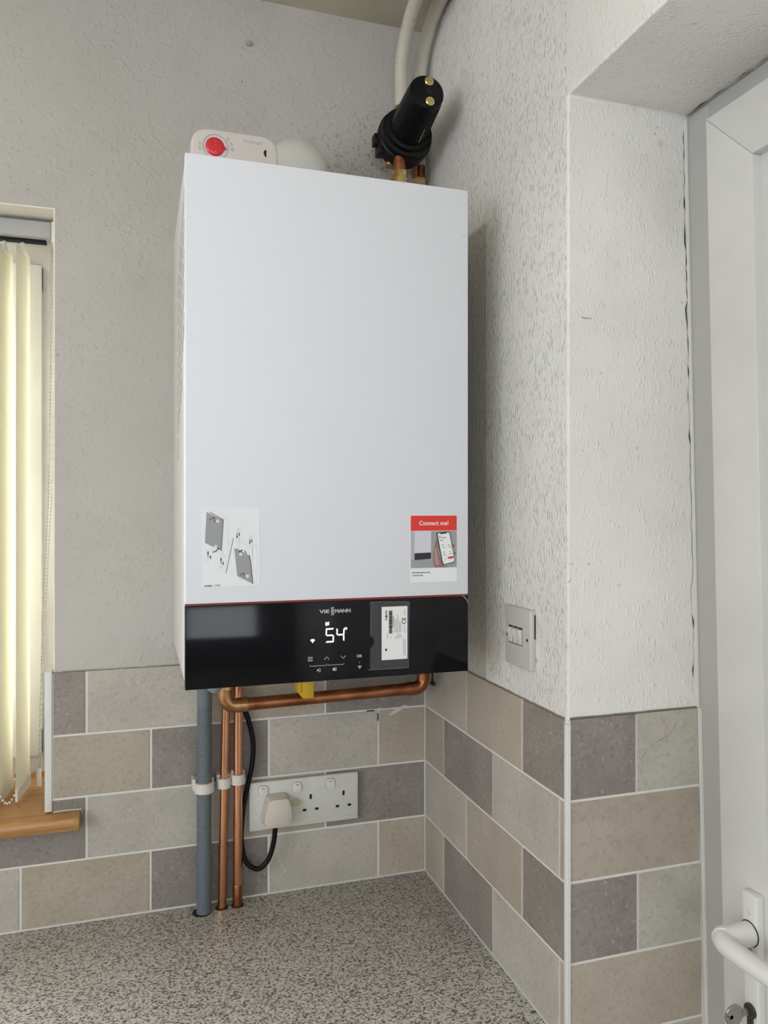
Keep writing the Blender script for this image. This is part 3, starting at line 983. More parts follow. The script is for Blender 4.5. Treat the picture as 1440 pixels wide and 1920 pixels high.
def wifi(b, x, z, s, start=0):
    for i in range(start, 3):
        r_ = s * (0.34 + 0.33 * i)
        pts = [(x + r_ * math.sin(a), FP, z + r_ * math.cos(a)) for a in [math.radians(-48 + 12 * k) for k in range(9)]]
        b.tube(pts, s * 0.11, 5)
    b.lathe((x, FP + .0003, z), (0, -1, 0), [(0, s * .16), (0.0006, s * .16)], 10)


wifi(b, 0.2283, 1.4160, 0.0042)
b.build('lit_display', 'led', bo)['label'] = 'lit temperature display reading 54 degrees'
b = MB()
for i in range(3):
    b.box(0.2216, 0.2284, FP - .0002, FP + .0004, 1.3908 + i * 0.0023, 1.3916 + i * 0.0023)


def stroke(b, pts, w):
    b.tube([(px, FP, pz) for px, pz in pts], w, 5)


stroke(b, [(0.2448, 1.3915), (0.2482, 1.3952), (0.2516, 1.3915)], 0.00042)
stroke(b, [(0.2682, 1.3955), (0.2716, 1.3918), (0.2750, 1.3955)], 0.00042)
stroke(b, [(0.2247, 1.3855), (0.2247, 1.3836), (0.2472, 1.3836), (0.2472, 1.3855)], 0.00030)
stroke(b, [(0.2494, 1.3855), (0.2494, 1.3836), (0.2724, 1.3836), (0.2724, 1.3855)], 0.00030)
text_polys('OK', 0.0052, 0.2947, FP, 1.3936, b, 'CENTER', 0.0001)
stroke(b, [(0.2949, 1.3858), (0.2949, 1.3840)], 0.0003)
wifi(b, 0.2951, 1.3764, 0.0036)
# tap and chimney sweep symbols
b.prism([(0.2338, 1.3770), (0.2362, 1.3796), (0.2362, 1.3764)], FP - .0002, FP + .0003)
stroke(b, [(0.2370, 1.3760), (0.2370, 1.3798), (0.2390, 1.3798), (0.2390, 1.3752), (0.2374, 1.3752)], 0.00034)
b.lathe((0.2582, FP + .0003, 1.3776), (0, -1, 0), [(0, 0.0019), (0.0005, 0.0019)], 14)
stroke(b, [(0.2592, 1.3800), (0.2616, 1.3800), (0.2616, 1.3755), (0.2586, 1.3755)], 0.00034)
stroke(b, [(0.2600, 1.3780), (0.2610, 1.3780)], 0.0004)
b.build('touch_symbols', 'led_dim', bo)
# scuff on the film at the top right of the glass
MB().prism([(0.4470, 1.4722), (0.4510, 1.4710), (0.4560, 1.4660), (0.4592, 1.4600), (0.4592, 1.4630), (0.4575, 1.4665), (0.4520, 1.4722)], FP - 0.0007, FP - 0.0001).build('peeled_film', mat('wrinkled_film', (0.35, 0.36, 0.40), 0.25, alpha=0.5), bo)
# marks on the white cover
MB().box(0.4475, 0.4560, YP - .0001, YP + .0003, 1.9952, 1.9958).box(0.4490, 0.4530, YP - .0001, YP + .0003, 1.9975, 1.9979).build('scuff', mat('pale_scuff', (0.52, 0.53, 0.56), 0.5), bo)

# -- instruction sticker
st = MB().bbox(0.0803, 0.1564, YP - 0.0002, YP + 0.0004, 1.4960, 1.6000, 0.00015, 1).build('instruction_sticker', 'sticker', bo)
st['label'] = 'white sticker showing how the front cover comes off'
YS = YP - 0.0003


def flat(b, poly, d=0.0):
    return b.prism(poly, YS - 0.0001 - d, YS + 0.00015 - d)


def sk(u, v):     # sticker crop pixels -> X,Z
    x = 0.0803 + (u - 200) / (1290 - 200) * 0.0761
    z = 1.6000 - (v - 130 + (u - 200) * 0.022) / (1650 - 130) * 0.104
    return (x, z)


def sline(b, pts, w, d=0.0):
    for (u0, v0), (u1, v1) in zip(pts, pts[1:]):
        a, c = Vector(sk(u0, v0)), Vector(sk(u1, v1))
        n = (c - a)
        n = Vector((-n.y, n.x)).normalized() * w
        flat(b, [tuple(a + n), tuple(c + n), tuple(c - n), tuple(a - n)], d)


b = MB()
flat(b, [sk(290, 210), sk(595, 355), sk(560, 950), sk(260, 800)])
flat(b, [sk(805, 905), sk(860, 905), sk(1085, 1040), sk(1155, 1590), sk(860, 1440)])
b.build('cover_drawing', 'ink_mid', st)
b = MB()
W1 = 0.00022
sline(b, [(350, 200), (410, 165), (655, 290), (690, 340), (680, 1030), (620, 1055), (350, 870)], W1)
sline(b, [(595, 355), (655, 320), (690, 340)], W1)
sline(b, [(595, 400), (580, 950), (620, 1055)], W1)
sline(b, [(860, 900), (860, 740), (930, 710), (1230, 850), (1245, 1250), (1215, 1560), (1155, 1590)], W1)
sline(b, [(860, 745), (1150, 900), (1150, 1250)], W1)
sline(b, [(1150, 900), (1230, 850)], W1)
sline(b, [(900, 650), (900, 900)], 0.0003)
sline(b, [(1140, 780), (1150, 1020)], 0.0003)
for u, v in ((315, 1135), (555, 1265), (880, 550), (1120, 675)):
    pts = [(u + 32 * math.cos(a), v + 32 * math.sin(a)) for a in [math.radians(30 * k) for k in range(13)]]
    sline(b, pts, 0.00014)
b.build('line_drawing', 'ink_pale', st)
for u, v in ((495, 380), (460, 870), (925, 1018), (1052, 1440)):
    b = MB()
    c_ = sk(u, v)
    flat(b, [(c_[0] + 0.0021 * math.cos(math.radians(30 * k)), c_[1] + 0.0021 * math.sin(math.radians(30 * k))) for k in range(12)], 0.0003)
    b.build('number_disc', 'print_white', st)
b = MB()
K = 0.00042
sline(b, [(340, 355), (430, 310)], K, .0003); sline(b, [(430, 310), (440, 410)], K * .8, .0003)
sline(b, [(905, 1425), (985, 1375)], K, .0003); sline(b, [(985, 1375), (995, 1470)], K * .7, .0003)
sline(b, [(400, 978), (440, 970), (490, 935), (515, 890)], K * 1.3, .0003)
sline(b, [(890, 968), (960, 930)], K * 1.5, .0003); sline(b, [(1000, 945), (1030, 995)], K * 1.2, .0003)
for u, v0, v1 in ((318, 950, 1080), (558, 1075, 1200)):
    sline(b, [(u, v0 + 40), (u, v1)], K)
    flat(b, [sk(u - 16, v0 + 60), sk(u + 16, v0 + 60), sk(u, v0 - 10)])
for u, v0, v1 in ((858, 600, 720), (1098, 715, 830)):
    sline(b, [(u, v0), (u, v1 - 40)], K)
    flat(b, [sk(u - 16, v1 - 55), sk(u + 16, v1 - 55), sk(u, v1)])
for u, v0, v1 in ((362, 1040, 1105), (597, 1160, 1222), (897, 600, 660), (1135, 725, 780)):
    sline(b, [(u, v0), (u, v1)], K * 1.5)
sline(b, [(788, 705), (650, 1375)], 0.00030)
sline(b, [(350, 210), (600, 350), (560, 950)], 0.0003, .0003)
sline(b, [(1085, 1035), (1110, 1150), (1155, 1590)], 0.0004, .0003)
b2 = b
text_polys('6203881', 0.0030, sk(250, 1628)[0], YS, sk(250, 1628)[1], b2, 'LEFT', 0.00005, sx=1.0)
text_polys('11/2021', 0.0026, sk(430, 1618)[0], YS, sk(430, 1618)[1], b2, 'LEFT', 0.00002, sx=1.0)
for s_, u, v in (('3', 495, 380), ('2', 460, 870), ('2', 925, 1018), ('3', 1052, 1440), ('1', 315, 1135), ('1', 555, 1265), ('1', 880, 550), ('1', 1120, 675)):
    x_, z_ = sk(u, v)
    text_polys(s_, 0.0028, x_, YS - .0005, z_, b2, 'CENTER')
b.build('arrows_and_numbers', 'ink', st)

# -- "Connect me!" sticker
st = MB().bbox(0.3698, 0.4414, YP - 0.0002, YP + 0.0004, 1.4935, 1.5893, 0.00015, 1).build('advert_sticker', 'sticker', bo)
st['label'] = 'sticker with red heading Connect me! and a phone picture'


def ck(u, v):
    return (0.3703 + (u - 120) / (1050 - 120) * 0.0706, 1.5887 - (v - 187) / (1545 - 187) * 0.0945)


def crect(b, u0, v0, u1, v1, d=0.0):
    (x0, z0), (x1, z1) = ck(u0, v0), ck(u1, v1)
    return flat(b, [(x0, z1), (x1, z1), (x1, z0), (x0, z0)], d)


def cpoly(b, pts, d=0.0):
    return flat(b, [ck(*p) for p in pts], d)


crect(MB(), 120, 187, 1050, 497).build('red_banner', 'sticker_red', st)
text_polys('Connect me!', 0.0088, ck(585, 345)[0], YS - .0001, ck(585, 345)[1], None, 'CENTER', 0.00008, sx=0.98).build('heading_text', 'print_white', st)
b = MB(); crect(b, 120, 505, 535, 1085); b.build('picture_wall', 'print_wall', st)
b = MB(); crect(b, 535, 505, 1050, 1260); crect(b, 120, 1085, 535, 1260); b.build('picture_background', 'print_wall2', st)
b = MB(); crect(b, 195, 508, 525, 945, .0003); b.build('picture_boiler', 'print_light', st)
b = MB(); cpoly(b, [(195, 960), (525, 945), (525, 1075), (195, 1095)], .0003); b.build('picture_panel', 'ink', st)
b = MB(); cpoly(b, [(640, 640), (600, 800), (570, 960), (565, 1120), (600, 1258), (870, 1258), (760, 1190), (680, 950), (650, 720)], .0003)
cpoly(b, [(960, 760), (1010, 800), (1000, 850), (975, 860)], .0003); cpoly(b, [(985, 930), (1040, 960), (1030, 1000), (1000, 1010)], .0003); b.build('picture_hand', 'print_skin', st)
b = MB(); cpoly(b, [(590, 870), (640, 830), (660, 1000), (700, 1180), (640, 1240), (590, 1120)], .0005); b.build('picture_hand_highlight', 'print_skin2', st)
b = MB(); cpoly(b, [(632, 560), (650, 535), (880, 520), (915, 545), (1010, 1130), (990, 1165), (780, 1205), (750, 1180)], .0005); b.build('picture_phone', 'ink', st)
b = MB(); cpoly(b, [(655, 570), (670, 552), (700, 548), (720, 568), (835, 560), (845, 538), (880, 536), (900, 560), (1000, 1120), (980, 1148), (790, 1190), (765, 1165)], .0007); b.build('picture_screen', 'print_white', st)
b = MB()
for (u, v, w) in ((672, 612, 50), (680, 645, 150), (700, 700, 70), (735, 800, 45), (860, 795, 45), (760, 850, 50), (880, 840, 50), (760, 945, 45), (895, 935, 25), (765, 1000, 55), (890, 975, 60), (800, 1090, 25), (775, 1140, 20), (915, 1075, 40)):
    cpoly(b, [(u, v - 7), (u + w, v - 14), (u + w + 2, v + 4), (u + 2, v + 10)], .0009)
b.build('picture_icons', 'ink_mid', st)
b = MB(); cpoly(b, [(858, 1045), (975, 1025), (985, 1062), (865, 1082)], .0009); b.build('picture_button', 'sticker_red', st)
b = MB()
text_polys('link.viessmann.com/', 0.0034, ck(150, 1352)[0], YS, ck(150, 1352)[1], b, 'LEFT', 0.00004)
text_polys('connect-me', 0.0034, ck(150, 1410)[0], YS, ck(150, 1410)[1], b, 'LEFT', 0.00004)
b.build('link_text', 'ink', st)

# -- document pouch with rating card taped to the panel
pc = MB().prism([(0.3110, 1.4685), (0.3680, 1.4668), (0.3668, 1.3728), (0.3068, 1.3735), (0.3075, 1.3745), (0.3100, 1.3750), (0.3102, 1.4040), (0.3148, 1.4080), (0.3160, 1.4140), (0.3140, 1.4190), (0.3106, 1.4205)][::-1], FP - 0.0008, FP - 0.0004).build('document_pouch', 'film', bo)
pc['label'] = 'clear plastic pouch holding a white rating card'
b = MB()
pl = [(0.3108, 1.4205), (0.3110, 1.4683), (0.3678, 1.4666), (0.3666, 1.3730), (0.3070, 1.3737)]
for a, c in zip(pl, pl[1:]):
    b.tube([(a[0], FP - 0.0008, a[1]), (c[0], FP - 0.0008, c[1])], 0.00045, 6)
b.build('pouch_seam', 'film_edge', pc)
CX0, CX1, CZ0, CZ1 = 0.3267, 0.3648, 1.3862, 1.4609
MB().bbox(CX0, CX1, FP - 0.0022, FP - 0.0010, CZ0, CZ1, 0.0002, 1).build('rating_card', 'paper', pc)
YK = FP - 0.0023


def kk(u, v):
    return (CX0 + (u - 430) / (1090 - 430) * (CX1 - CX0), CZ1 - (v - 165 + (u - 430) * 0.03) / (1530 - 165) * (CZ1 - CZ0))


def krect(b, u0, v0, u1, v1):
    (x0, z0), (x1, z1) = kk(u0, v0), kk(u1, v1)
    b.box(x0, x1, YK - .0001, YK + .00015, z1, z0)


b = MB()
random.seed(3)
v = 262
while v < 845:        # barcode
    h = random.choice((3, 4, 6, 9))
    krect(b, 612, v, 698, min(v + h, 848))
    v += h + random.choice((3, 4, 5, 7))
krect(b, 714, 400, 726, 695)
text_polys('CE', 0.0078, *[kk(1003, 530)[0], YK, kk(1003, 530)[1]], b, 'CENTER', 0.0001, rot=math.pi / 2)
x_, z_ = kk(545, 385)
text_polys('VIE MANN', 0.0030, x_, YK, z_, b, 'CENTER', 0.0001, rot=math.pi / 2, sx=1.05)
krect(b, 515, 395, 575, 425)
wx, wz = kk(535, 1265)
b.prism([(wx - .0014, wz + .0001), (wx - .0005, wz + .0019), (wx + .0006, wz + .0019), (wx + .0022, wz), (wx + .0006, wz - .0019), (wx - .0005, wz - .0019)], YK - .0001, YK + .0001)
b.build('card_print', 'ink', pc)['kind'] = 'stuff'
b = MB()
for u, v0, v1 in ((757, 460, 825), (797, 500, 825), (838, 375, 825), (877, 530, 825), (917, 540, 825), (1018, 225, 395), (1018, 655, 835), (990, 970, 1425), (1030, 1035, 1425), (566, 845, 990), (662, 930, 980), (765, 945, 980), (803, 910, 980), (843, 860, 975), (882, 870, 970), (922, 890, 970)):
    v = v0
    while v < v1 - 6:
        w = random.choice((12, 20, 32, 45))
        krect(b, u - 8, v, u + 8, min(v + w, v1))
        v += w + random.choice((4, 7, 10))
b.build('card_small_print', 'ink_mid', pc)['kind'] = 'stuff'

# -- fittings under the casing
MB().lathe((0.1180, 1.262, 1.366), (0, 0, -1), [(0, 0.0150), (0.044, 0.0150), (0.055, 0.0125), (0.061, 0.006)], 22).build('condensate_trap', mat('grey_trap', (0.26, 0.28, 0.30), 0.4), bo)
for x, y, r_, m in ((0.168, 1.335, 0.010, 'brass'), (0.330, 1.30, 0.012, 'dark'), (0.395, 1.26, 0.008, 'dark'), (0.430, 1.32, 0.010, 'brass')):
    MB().lathe((x, y, 1.367), (0, 0, -1), [(0, r_), (0.02, r_), (0.021, r_ * .8), (0.034, r_ * .8)], 12).build('connection', m, bo)

# ------------------------------------------------------------------ pipes under the boiler
cd = thing('condensate_conduit', 'grey corrugated plastic conduit rising from worktop to boiler', 'conduit', (0.11, 1.37, ZW))
pts, rad = [], []
z = ZW - 0.012
i = 0
while z < 1.262:
    t = (z - ZW) / 0.36
    x = 0.1100 + 0.0012 * t
    pts += [(x, 1.3675, z), (x, 1.3675, z + .0009), (x, 1.3675, z + .0013), (x, 1.3675, z + .0022)]
    rad += [0.0119, 0.0119, 0.0127, 0.0127]
    z += 0.0026
MB().tube(pts, rad, 20).build('corrugated_hose', 'conduit', cd)
MB().tube([(0.1112, 1.3675, 1.258), (0.1112, 1.3675, 1.300), (0.1120, 1.362, 1.366)], 0.0126, 20).build('hose_cuff', 'conduit', cd)


def copper_pipe(pts, r_, label, m='copper'):
    o = thing('copper_pipe', label, 'pipe', pts[0], 'copper pipes below the boiler')
    MB().tube(pts, r_, 20).build('tube', m, o)
    return o


cp = copper_pipe([(0.1405, 1.3735, ZW - 0.012), (0.1475, 1.3720, 1.26), (0.1495, 1.3700, 1.366)], 0.0076, 'bright copper pipe next to the grey conduit')
MB().lathe((0.1417, 1.3733, 1.010), (0.016, 0, 1), [(0, 0.0079), (0.0008, 0.0079)], 20).build('solder_ring', 'copper_dull', cp)
cp = copper_pipe([(0.1680, 1.3735, ZW - 0.012), (0.1695, 1.3725, 1.26), (0.1705, 1.3700, 1.366)], 0.0080, 'blotchy copper pipe nearest the socket, beside the black flex')
MB().lathe((0.1681, 1.3735, 0.9025), (0, 0, 1), [(0, 0.0084), (0.036, 0.0084), (0.037, 0.0080)], 20).build('solder_joint', 'copper_dull', cp)

gp = thing('gas_pipe', 'horizontal copper pipe running below the boiler to the right corner', 'pipe', (0.3, 1.3, 1.27))
MB().tube([(0.163, 1.302, 1.2715), (0.470, 1.302, 1.2770)], 0.0108, 22).build('tube', 'copper_dull', gp)
p = bend((0.1395, 1.302, 1.302), (0.1395, 1.302, 1.2712), (0.176, 1.302, 1.2717), 0.017)
MB().tube(p, 0.0124, 22).build('elbow', 'copper_brass', gp)
MB().tube([(0.1395, 1.302, 1.296), (0.1395, 1.302, 1.366)], 0.0110, 22).build('riser', 'copper_dull', gp)
MB().lathe((0.1395, 1.302, 1.300), (0, 0, 1), [(0, 0.0132), (0.006, 0.0132), (0.007, 0.0110)], 22).build('fitting_rim', 'brass', gp)
p = bend((0.460, 1.302, 1.2768), (0.4895, 1.302, 1.2772), (0.4895, 1.302, 1.302), 0.017)
MB().tube(p, 0.0122, 22).build('elbow', 'copper_dull', gp)
MB().tube([(0.4895, 1.302, 1.298), (0.4895, 1.302, 1.330), (0.475, 1.302, 1.345), (0.440, 1.302, 1.348), (0.436, 1.302, 1.366)], 0.0105, 20).build('riser', 'copper_dull', gp)

gv = thing('gas_valve', 'yellow handled gas valve hanging below the boiler', 'valve', (0.26, 1.25, 1.33))
MB().lathe((0.259, 1.262, 1.366), (0, 0, -1), [(0, 0.009), (0.022, 0.009), (0.023, 0.012), (0.036, 0.012), (0.037, 0.006), (0.052, 0.006)], 6).build('valve_body', 'dark', gv)
b = MB()
b.bbox(0.2480, 0.2560, 1.236, 1.262, 1.2990, 1.3280, 0.0018)
b.bbox(0.2555, 0.2740, 1.232, 1.240, 1.2905, 1.3180, 0.0018)
b.prism([(0.2500, 1.2990), (0.2560, 1.2905), (0.2735, 1.2905), (0.2735, 1.2960), (0.2560, 1.3030)], 1.2335, 1.262, bev=0.0012, seg=1)
b.build('lever', 'yellow', gv)

# pipe clips
def clip(x, y, z, r_, w, label, jaws=False):
    o = thing('pipe_clip', label, 'clip', (x, YT, z), 'pipe clips above the worktop')
    b = MB()
    h = 0.0085
    b.lathe((x, y, z - h), (0, 0, 1), [(0, r_), (0, r_ + 0.0042), (2 * h, r_ + 0.0042), (2 * h, r_)], 26)
    b.bbox(x - w / 2, x + w / 2, y + 0.004, YT - 0.0002, z - h + .0002, z + h + .004, 0.0012)
    if jaws:
        b.bbox(x - w / 2 - .003, x - w / 2 + .002, y - 0.004, YT - .004, z - h + .004, z + h + .006, 0.001)
    b.build('clip_band', 'clip', o)
    return o


clip(0.1107, 1.3675, 1.1185, 0.0128, 0.034, 'wide white plastic clip around the grey conduit', True)
clip(0.1445, 1.3725, 1.1205, 0.0078, 0.0245, 'small pale clip around the middle copper pipe')
clip(0.1690, 1.3728, 1.1245, 0.0082, 0.0245, 'small pale clip around the copper pipe nearest the socket')

# ------------------------------------------------------------------ socket, plug and flex
so = thing('triple_socket', 'white triple wall socket with three switches on the tiles', 'socket', (0.29, YT, 1.066))
SX0_, SX1_, SZ0_, SZ1_ = 0.1900, 0.3915, 1.0225, 1.1090
MB().bbox(SX0_ + .002, SX1_ - .002, 1.3875, YT - .0002, SZ0_ + .002, SZ1_ - .002, 0.001, 1).build('mounting_frame', mat('grey_gasket', (0.34, 0.32, 0.27), 0.6), so)
MB().bbox(SX0_, SX1_, 1.3845, 1.3915, SZ0_, SZ1_, 0.0022, 3).build('face_plate', 'socket', so)
YQ = 1.3845
for i, x in enumerate((0.2146, 0.2761, 0.3382)):
    MB().prism([(x + 0.0093 * math.copysign(abs(math.cos(a)) ** .6, math.cos(a)), 1.0935 + 0.0098 * math.copysign(abs(math.sin(a)) ** .6, math.sin(a))) for a in [2 * math.pi * k / 28 for k in range(28)]], YQ - .0004, YQ + .001).build('switch_surround', mat('switch_recess_grey', (0.40, 0.39, 0.36), 0.6), so)
    rk = MB().prism([(x + 0.0085 * math.copysign(abs(math.cos(a)) ** .6, math.cos(a)), 1.0935 + 0.0090 * math.copysign(abs(math.sin(a)) ** .6, math.sin(a))) for a in [2 * math.pi * k / 28 for k in range(28)]], YQ - .0030, YQ + .001, bev=0.0007).build('rocker', 'rocker', so)
    MB().box(x - .0030, x + .0030, YQ - .0032, YQ - .0029, 1.0978, 1.0995).build('red_mark', 'rocker_red', rk)
for x in (0.2400, 0.3016, 0.3632):
    for dx, z, w, h in ((0, 1.0735, 0.0042, 0.0086), (-0.0114, 1.0503, 0.0066, 0.0044), (0.0112, 1.0503, 0.0066, 0.0044)):
        if x > 0.25:
            MB().box(x + dx - w / 2, x + dx + w / 2, YQ - .0001, YQ + .0003, z - h / 2, z + h / 2).build('pin_hole', 'hole', so)
MB().box(0.3602, 0.3648, YQ - .0003, YQ + .0002, 1.0612, 1.0690).build('worn_label', mat('worn_paper', (0.66, 0.60, 0.55), 0.7), so)
MB().prism([(0.2660, 1.0720), (0.2700, 1.0755), (0.2775, 1.0735), (0.2890, 1.0655), (0.2860, 1.0640), (0.2780, 1.0590), (0.2690, 1.0585), (0.2655, 1.0640)], YQ - .0003, YQ + .0002).build('glue_residue', 'glue', so)
b = MB()
b.box(0.2010, 0.2048, YQ - .0002, YQ + .0002, 1.0530, 1.0538)
b.build('moulded_mark', 'ink_mid', so)
text_polys('CRABTREE', 0.0034, 0.3790, YQ - .0001, 1.0312, None, 'CENTER').build('maker_mark', mat('faint_grey_print', (0.50, 0.49, 0.46), 0.5), so)
MB().lathe((0.2800, YQ + .0003, 1.0345), (0, -1, 0), [(0, 0.0012), (0.0008, 0.0010)], 10).build('screw_cap', 'socket', so)

pg = thing('mains_plug', 'beige white three pin plug in the left of the socket', 'plug', (0.238, YQ, 1.06))
# rounded trapezoid shell, wider at the wall


def rpoly(pts, r_, n=5):
    out = []
    m = len(pts)
    for i in range(m):
        p, a, c = Vector(pts[i]), Vector(pts[i - 1]), Vector(pts[(i + 1) % m])
        rr = min(r_, 0.46 * (a - p).length, 0.46 * (c - p).length)
        d0, d1 = (a - p).normalized() * rr, (c - p).normalized() * rr
        for k in range(n + 1):
            t = k / n
            out.append(tuple((p + d0) * (1 - t) ** 2 + p * 2 * t * (1 - t) + (p + d1) * t ** 2))
    return out


front = rpoly([(0.2120, 1.0445), (0.2205, 1.0850), (0.2575, 1.0855), (0.2640, 1.0530), (0.2570, 1.0350), (0.2175, 1.0350)], 0.0095)
cx, cz = 0.238, 1.060
layers = [(1.3840, 1.09, 0), (1.3740, 1.08, 0), (1.3720, 1.05, 0), (1.3590, 1.0, 0), (1.3572, 0.975, 0), (1.3565, 0.93, 0)]
vs, fs = [], []
n = len(front)
for y, s_, _ in layers:
    for px, pz in front:
        vs.append((cx + (px - cx) * s_, y, cz + (pz - cz) * s_))
for i in range(len(layers) - 1):
    for k in range(n):
        fs.append((i * n + k, i * n + (k + 1) % n, (i + 1) * n + (k + 1) % n, (i + 1) * n + k))
fs.append(tuple(range(n))[::-1])
fs.append(tuple((len(layers) - 1) * n + k for k in range(n)))
MB().add(vs, fs).build('plug_shell', 'plug', pg)
MB().bbox(0.2330, 0.2435, 1.3562, 1.3568, 1.0388, 1.0400, 0.0002, 1).build('moulded_mark', 'ink_grey', pg)

YF = 1.3690
p = smooth_path([(0.172, 1.3900, 1.300), (0.1740, 1.3895, 1.262), (0.1880, 1.3860, 1.225), (0.1965, 1.383, 1.185), (0.1950, 1.382, 1.145), (0.1845, 1.3815, 1.095), (0.1775, 1.3800, 1.055), (0.1755, 1.378, 1.010), (0.1830, 1.375, 0.976), (0.2030, 1.3720, 0.9610), (0.2210, 1.370, 0.975), (0.2310, 1.369, 1.005), (0.2345, 1.369, 1.0365)], 9)
fx = tag(MB().tube(p, 0.0044, 12).build('power_flex', 'black'), 'black power flex looping from the plug up behind the pipes', 'cable')

# ------------------------------------------------------------------ light switch on the right wall
ls = thing('light_switch', 'white three gang light switch on the woodchip wall', 'switch', (XR, 0.997, 1.415))
LY0, LY1, LZ0, LZ1 = 0.9655, 1.0430, 1.3708, 1.4560
XQ = 0.5220
MB().bbox(XQ, XR + .0008, LY0, LY1, LZ0, LZ1, 0.0022, 3).build('switch_plate', 'switch', ls)
MB().box(XR - 0.0026, XR - .0008, LY0 - .0004, LY0 + .001, 1.416, 1.450).build('side_gap', 'hole', ls)
for k in range(3):
    y = 1.0240 - 0.0145 * k
    MB().box(XQ - .0001, XQ + .001, y - .0064, y + .0064, 1.4025, 1.4285).build('rocker_slot', 'hole', ls)
    rk = MB().prism([(XQ + .001, 1.4262), (XQ - 0.0055, 1.4250), (XQ - 0.0005, 1.4035), (XQ + .001, 1.4035)], y - .0053, y + .0053, axis='Y', bev=0.0006, seg=1)
    rk.build('rocker', 'rocker', ls)
for y in (1.0355, 0.9745):
    MB().lathe((XQ + .0005, y, 1.4135), (-1, 0, 0), [(0, 0.0024), (0.0008, 0.0024)], 14).build('screw', 'dark', ls)

# ------------------------------------------------------------------ on top of the boiler
fl = thing('flue_elbow', 'white domed flue elbow on top of the boiler', 'flue', (0.2575, 1.265, BZ1))
p = [(0.2575, 1.265, BZ1), (0.2575, 1.265, BZ1 + 0.060)]
Rb = 0.042
for k in range(0, 10):
    a = math.radians(90 * k / 9)
    p.append((0.2575, 1.265 + Rb * (1 - math.cos(a)), BZ1 + 0.060 + Rb * math.sin(a) + 0.001 * k))
p.append((0.2575, YB - .001, p[-1][2]))
MB().tube(p, 0.0520, 32).build('elbow', 'flue', fl)
MB().lathe((0.2575, 1.265, BZ1), (0, 0, 1), [(0, 0.070), (0.012, 0.070), (0.016, 0.054)], 32).build('collar', 'flue', fl)

al = thing('carbon_monoxide_alarm', 'off-white alarm with red round button standing on the boiler', 'alarm', (0.134, 1.13, BZ1))
AX0, AX1, AZ1, AY = 0.0722, 0.1960, 2.1385, 1.1200
body = rpoly([(AX0, BZ1 + .0005), (AX0, AZ1), (AX1, AZ1), (AX1, BZ1 + .0005)], 0.026, 8)
layers = [(AY + 0.034, 0.97), (AY + 0.030, 1.0), (AY + 0.007, 1.0), (AY + 0.0025, 0.985), (AY + 0.0006, 0.955), (AY, 0.92)]
vs, fs = [], []
n = len(body)
cx, cz = (AX0 + AX1) / 2, (BZ1 + AZ1) / 2
hx, hz = (AX1 - AX0) / 2, (AZ1 - BZ1) / 2
for y, s_ in layers:
    ins = (1 - s_) * hz
    for px, pz in body:
        vs.append((cx + (px - cx) * (1 - ins / hx), y, cz + (pz - cz) * (1 - ins / hz)))
for i in range(len(layers) - 1):
    for k in range(n):
        fs.append((i * n + k, i * n + (k + 1) % n, (i + 1) * n + (k + 1) % n, (i + 1) * n + k))
fs.append(tuple(range(n))[::-1])
fs.append(tuple((len(layers) - 1) * n + k for k in range(n)))
MB().add(vs, fs).build('alarm_body', 'alarm', al)
RX, RZ = 0.1052, 2.1125
MB().torus((RX + .001, AY - .0001, RZ), (0, 1, 0), 0.0175, 0.0005, 40, 6).build('button_ring', 'ink_mid', al)
rb = MB().lathe((RX, AY + .0008, RZ), (0, -1, 0), [(0, 0.0132), (0.0018, 0.0132), (0.0032, 0.0118), (0.0038, 0.008), (0.0040, 0.001)], 32)
rb.prism([(RX + .0105, RZ - .0055), (RX + .0165, RZ - .0015), (RX + .0120, RZ + .0035)], AY - .0016, AY + .0005)
rb = rb.build('test_button', 'alarm_red', al)
b = MB()
for dx, dz in ((0.001, 0.0066), (0.0012, 0.002), (0.0005, -0.0075)):
    b.sphere((RX + dx, AY - .0027, RZ + dz), 0.0008, 8, 5)
b.torus((RX + .0008, AY - .0026, RZ + .0062), (0, 1, 0), 0.0030, 0.00016, 18, 5)
b.torus((RX + .0004, AY - .0026, RZ - .0078), (0, 1, 0), 0.0030, 0.00016, 18, 5)
b.torus((RX + .0072, AY - .0024, RZ - .002), (0, 1, 0), 0.0024, 0.00016, 18, 5)
b.build('button_print', mat('pale_pink_print', (0.75, 0.35, 0.33), 0.5), rb)
text_polys('FireAngel', 0.0072, 0.1590, AY - .0001, 2.1270, None, 'CENTER', 0.0001, sx=1.0).build('maker_mark', 'ink_grey', al)
for x_, z_ in ((RX + .0185, RZ + .0135), (RX + .0230, RZ + .0072), (RX + .0245, RZ - .0002)):
    b = MB().torus((x_, AY - .0001, z_), (0, 1, 0), 0.0021, 0.00036, 18, 5)
    b.box(x_ - .0008, x_ + .0008, AY - .0003, AY + .0002, z_ - .0003, z_ + .0003)
    b.build('status_symbol', 'ink_mid', al)
b = MB()
text_polys('ON', 0.0032, RX - .0205, AY - .0001, RZ + .002, b, 'CENTER', 0.00008, rot=math.pi / 2)
text_polys('OFF', 0.0028, RX - .0205, AY - .0001, RZ - .0045, b, 'CENTER', 0.00005, rot=math.pi / 2)
b.build('power_text', 'ink_mid', al)
MB().prism([(0.1785, 2.1190), (0.1750, 2.1165), (0.1745, 2.1130), (0.1765, 2.1080), (0.1785, 2.1080)], AY - .0002, AY + .0006).build('sensor_slot', 'hole', al)

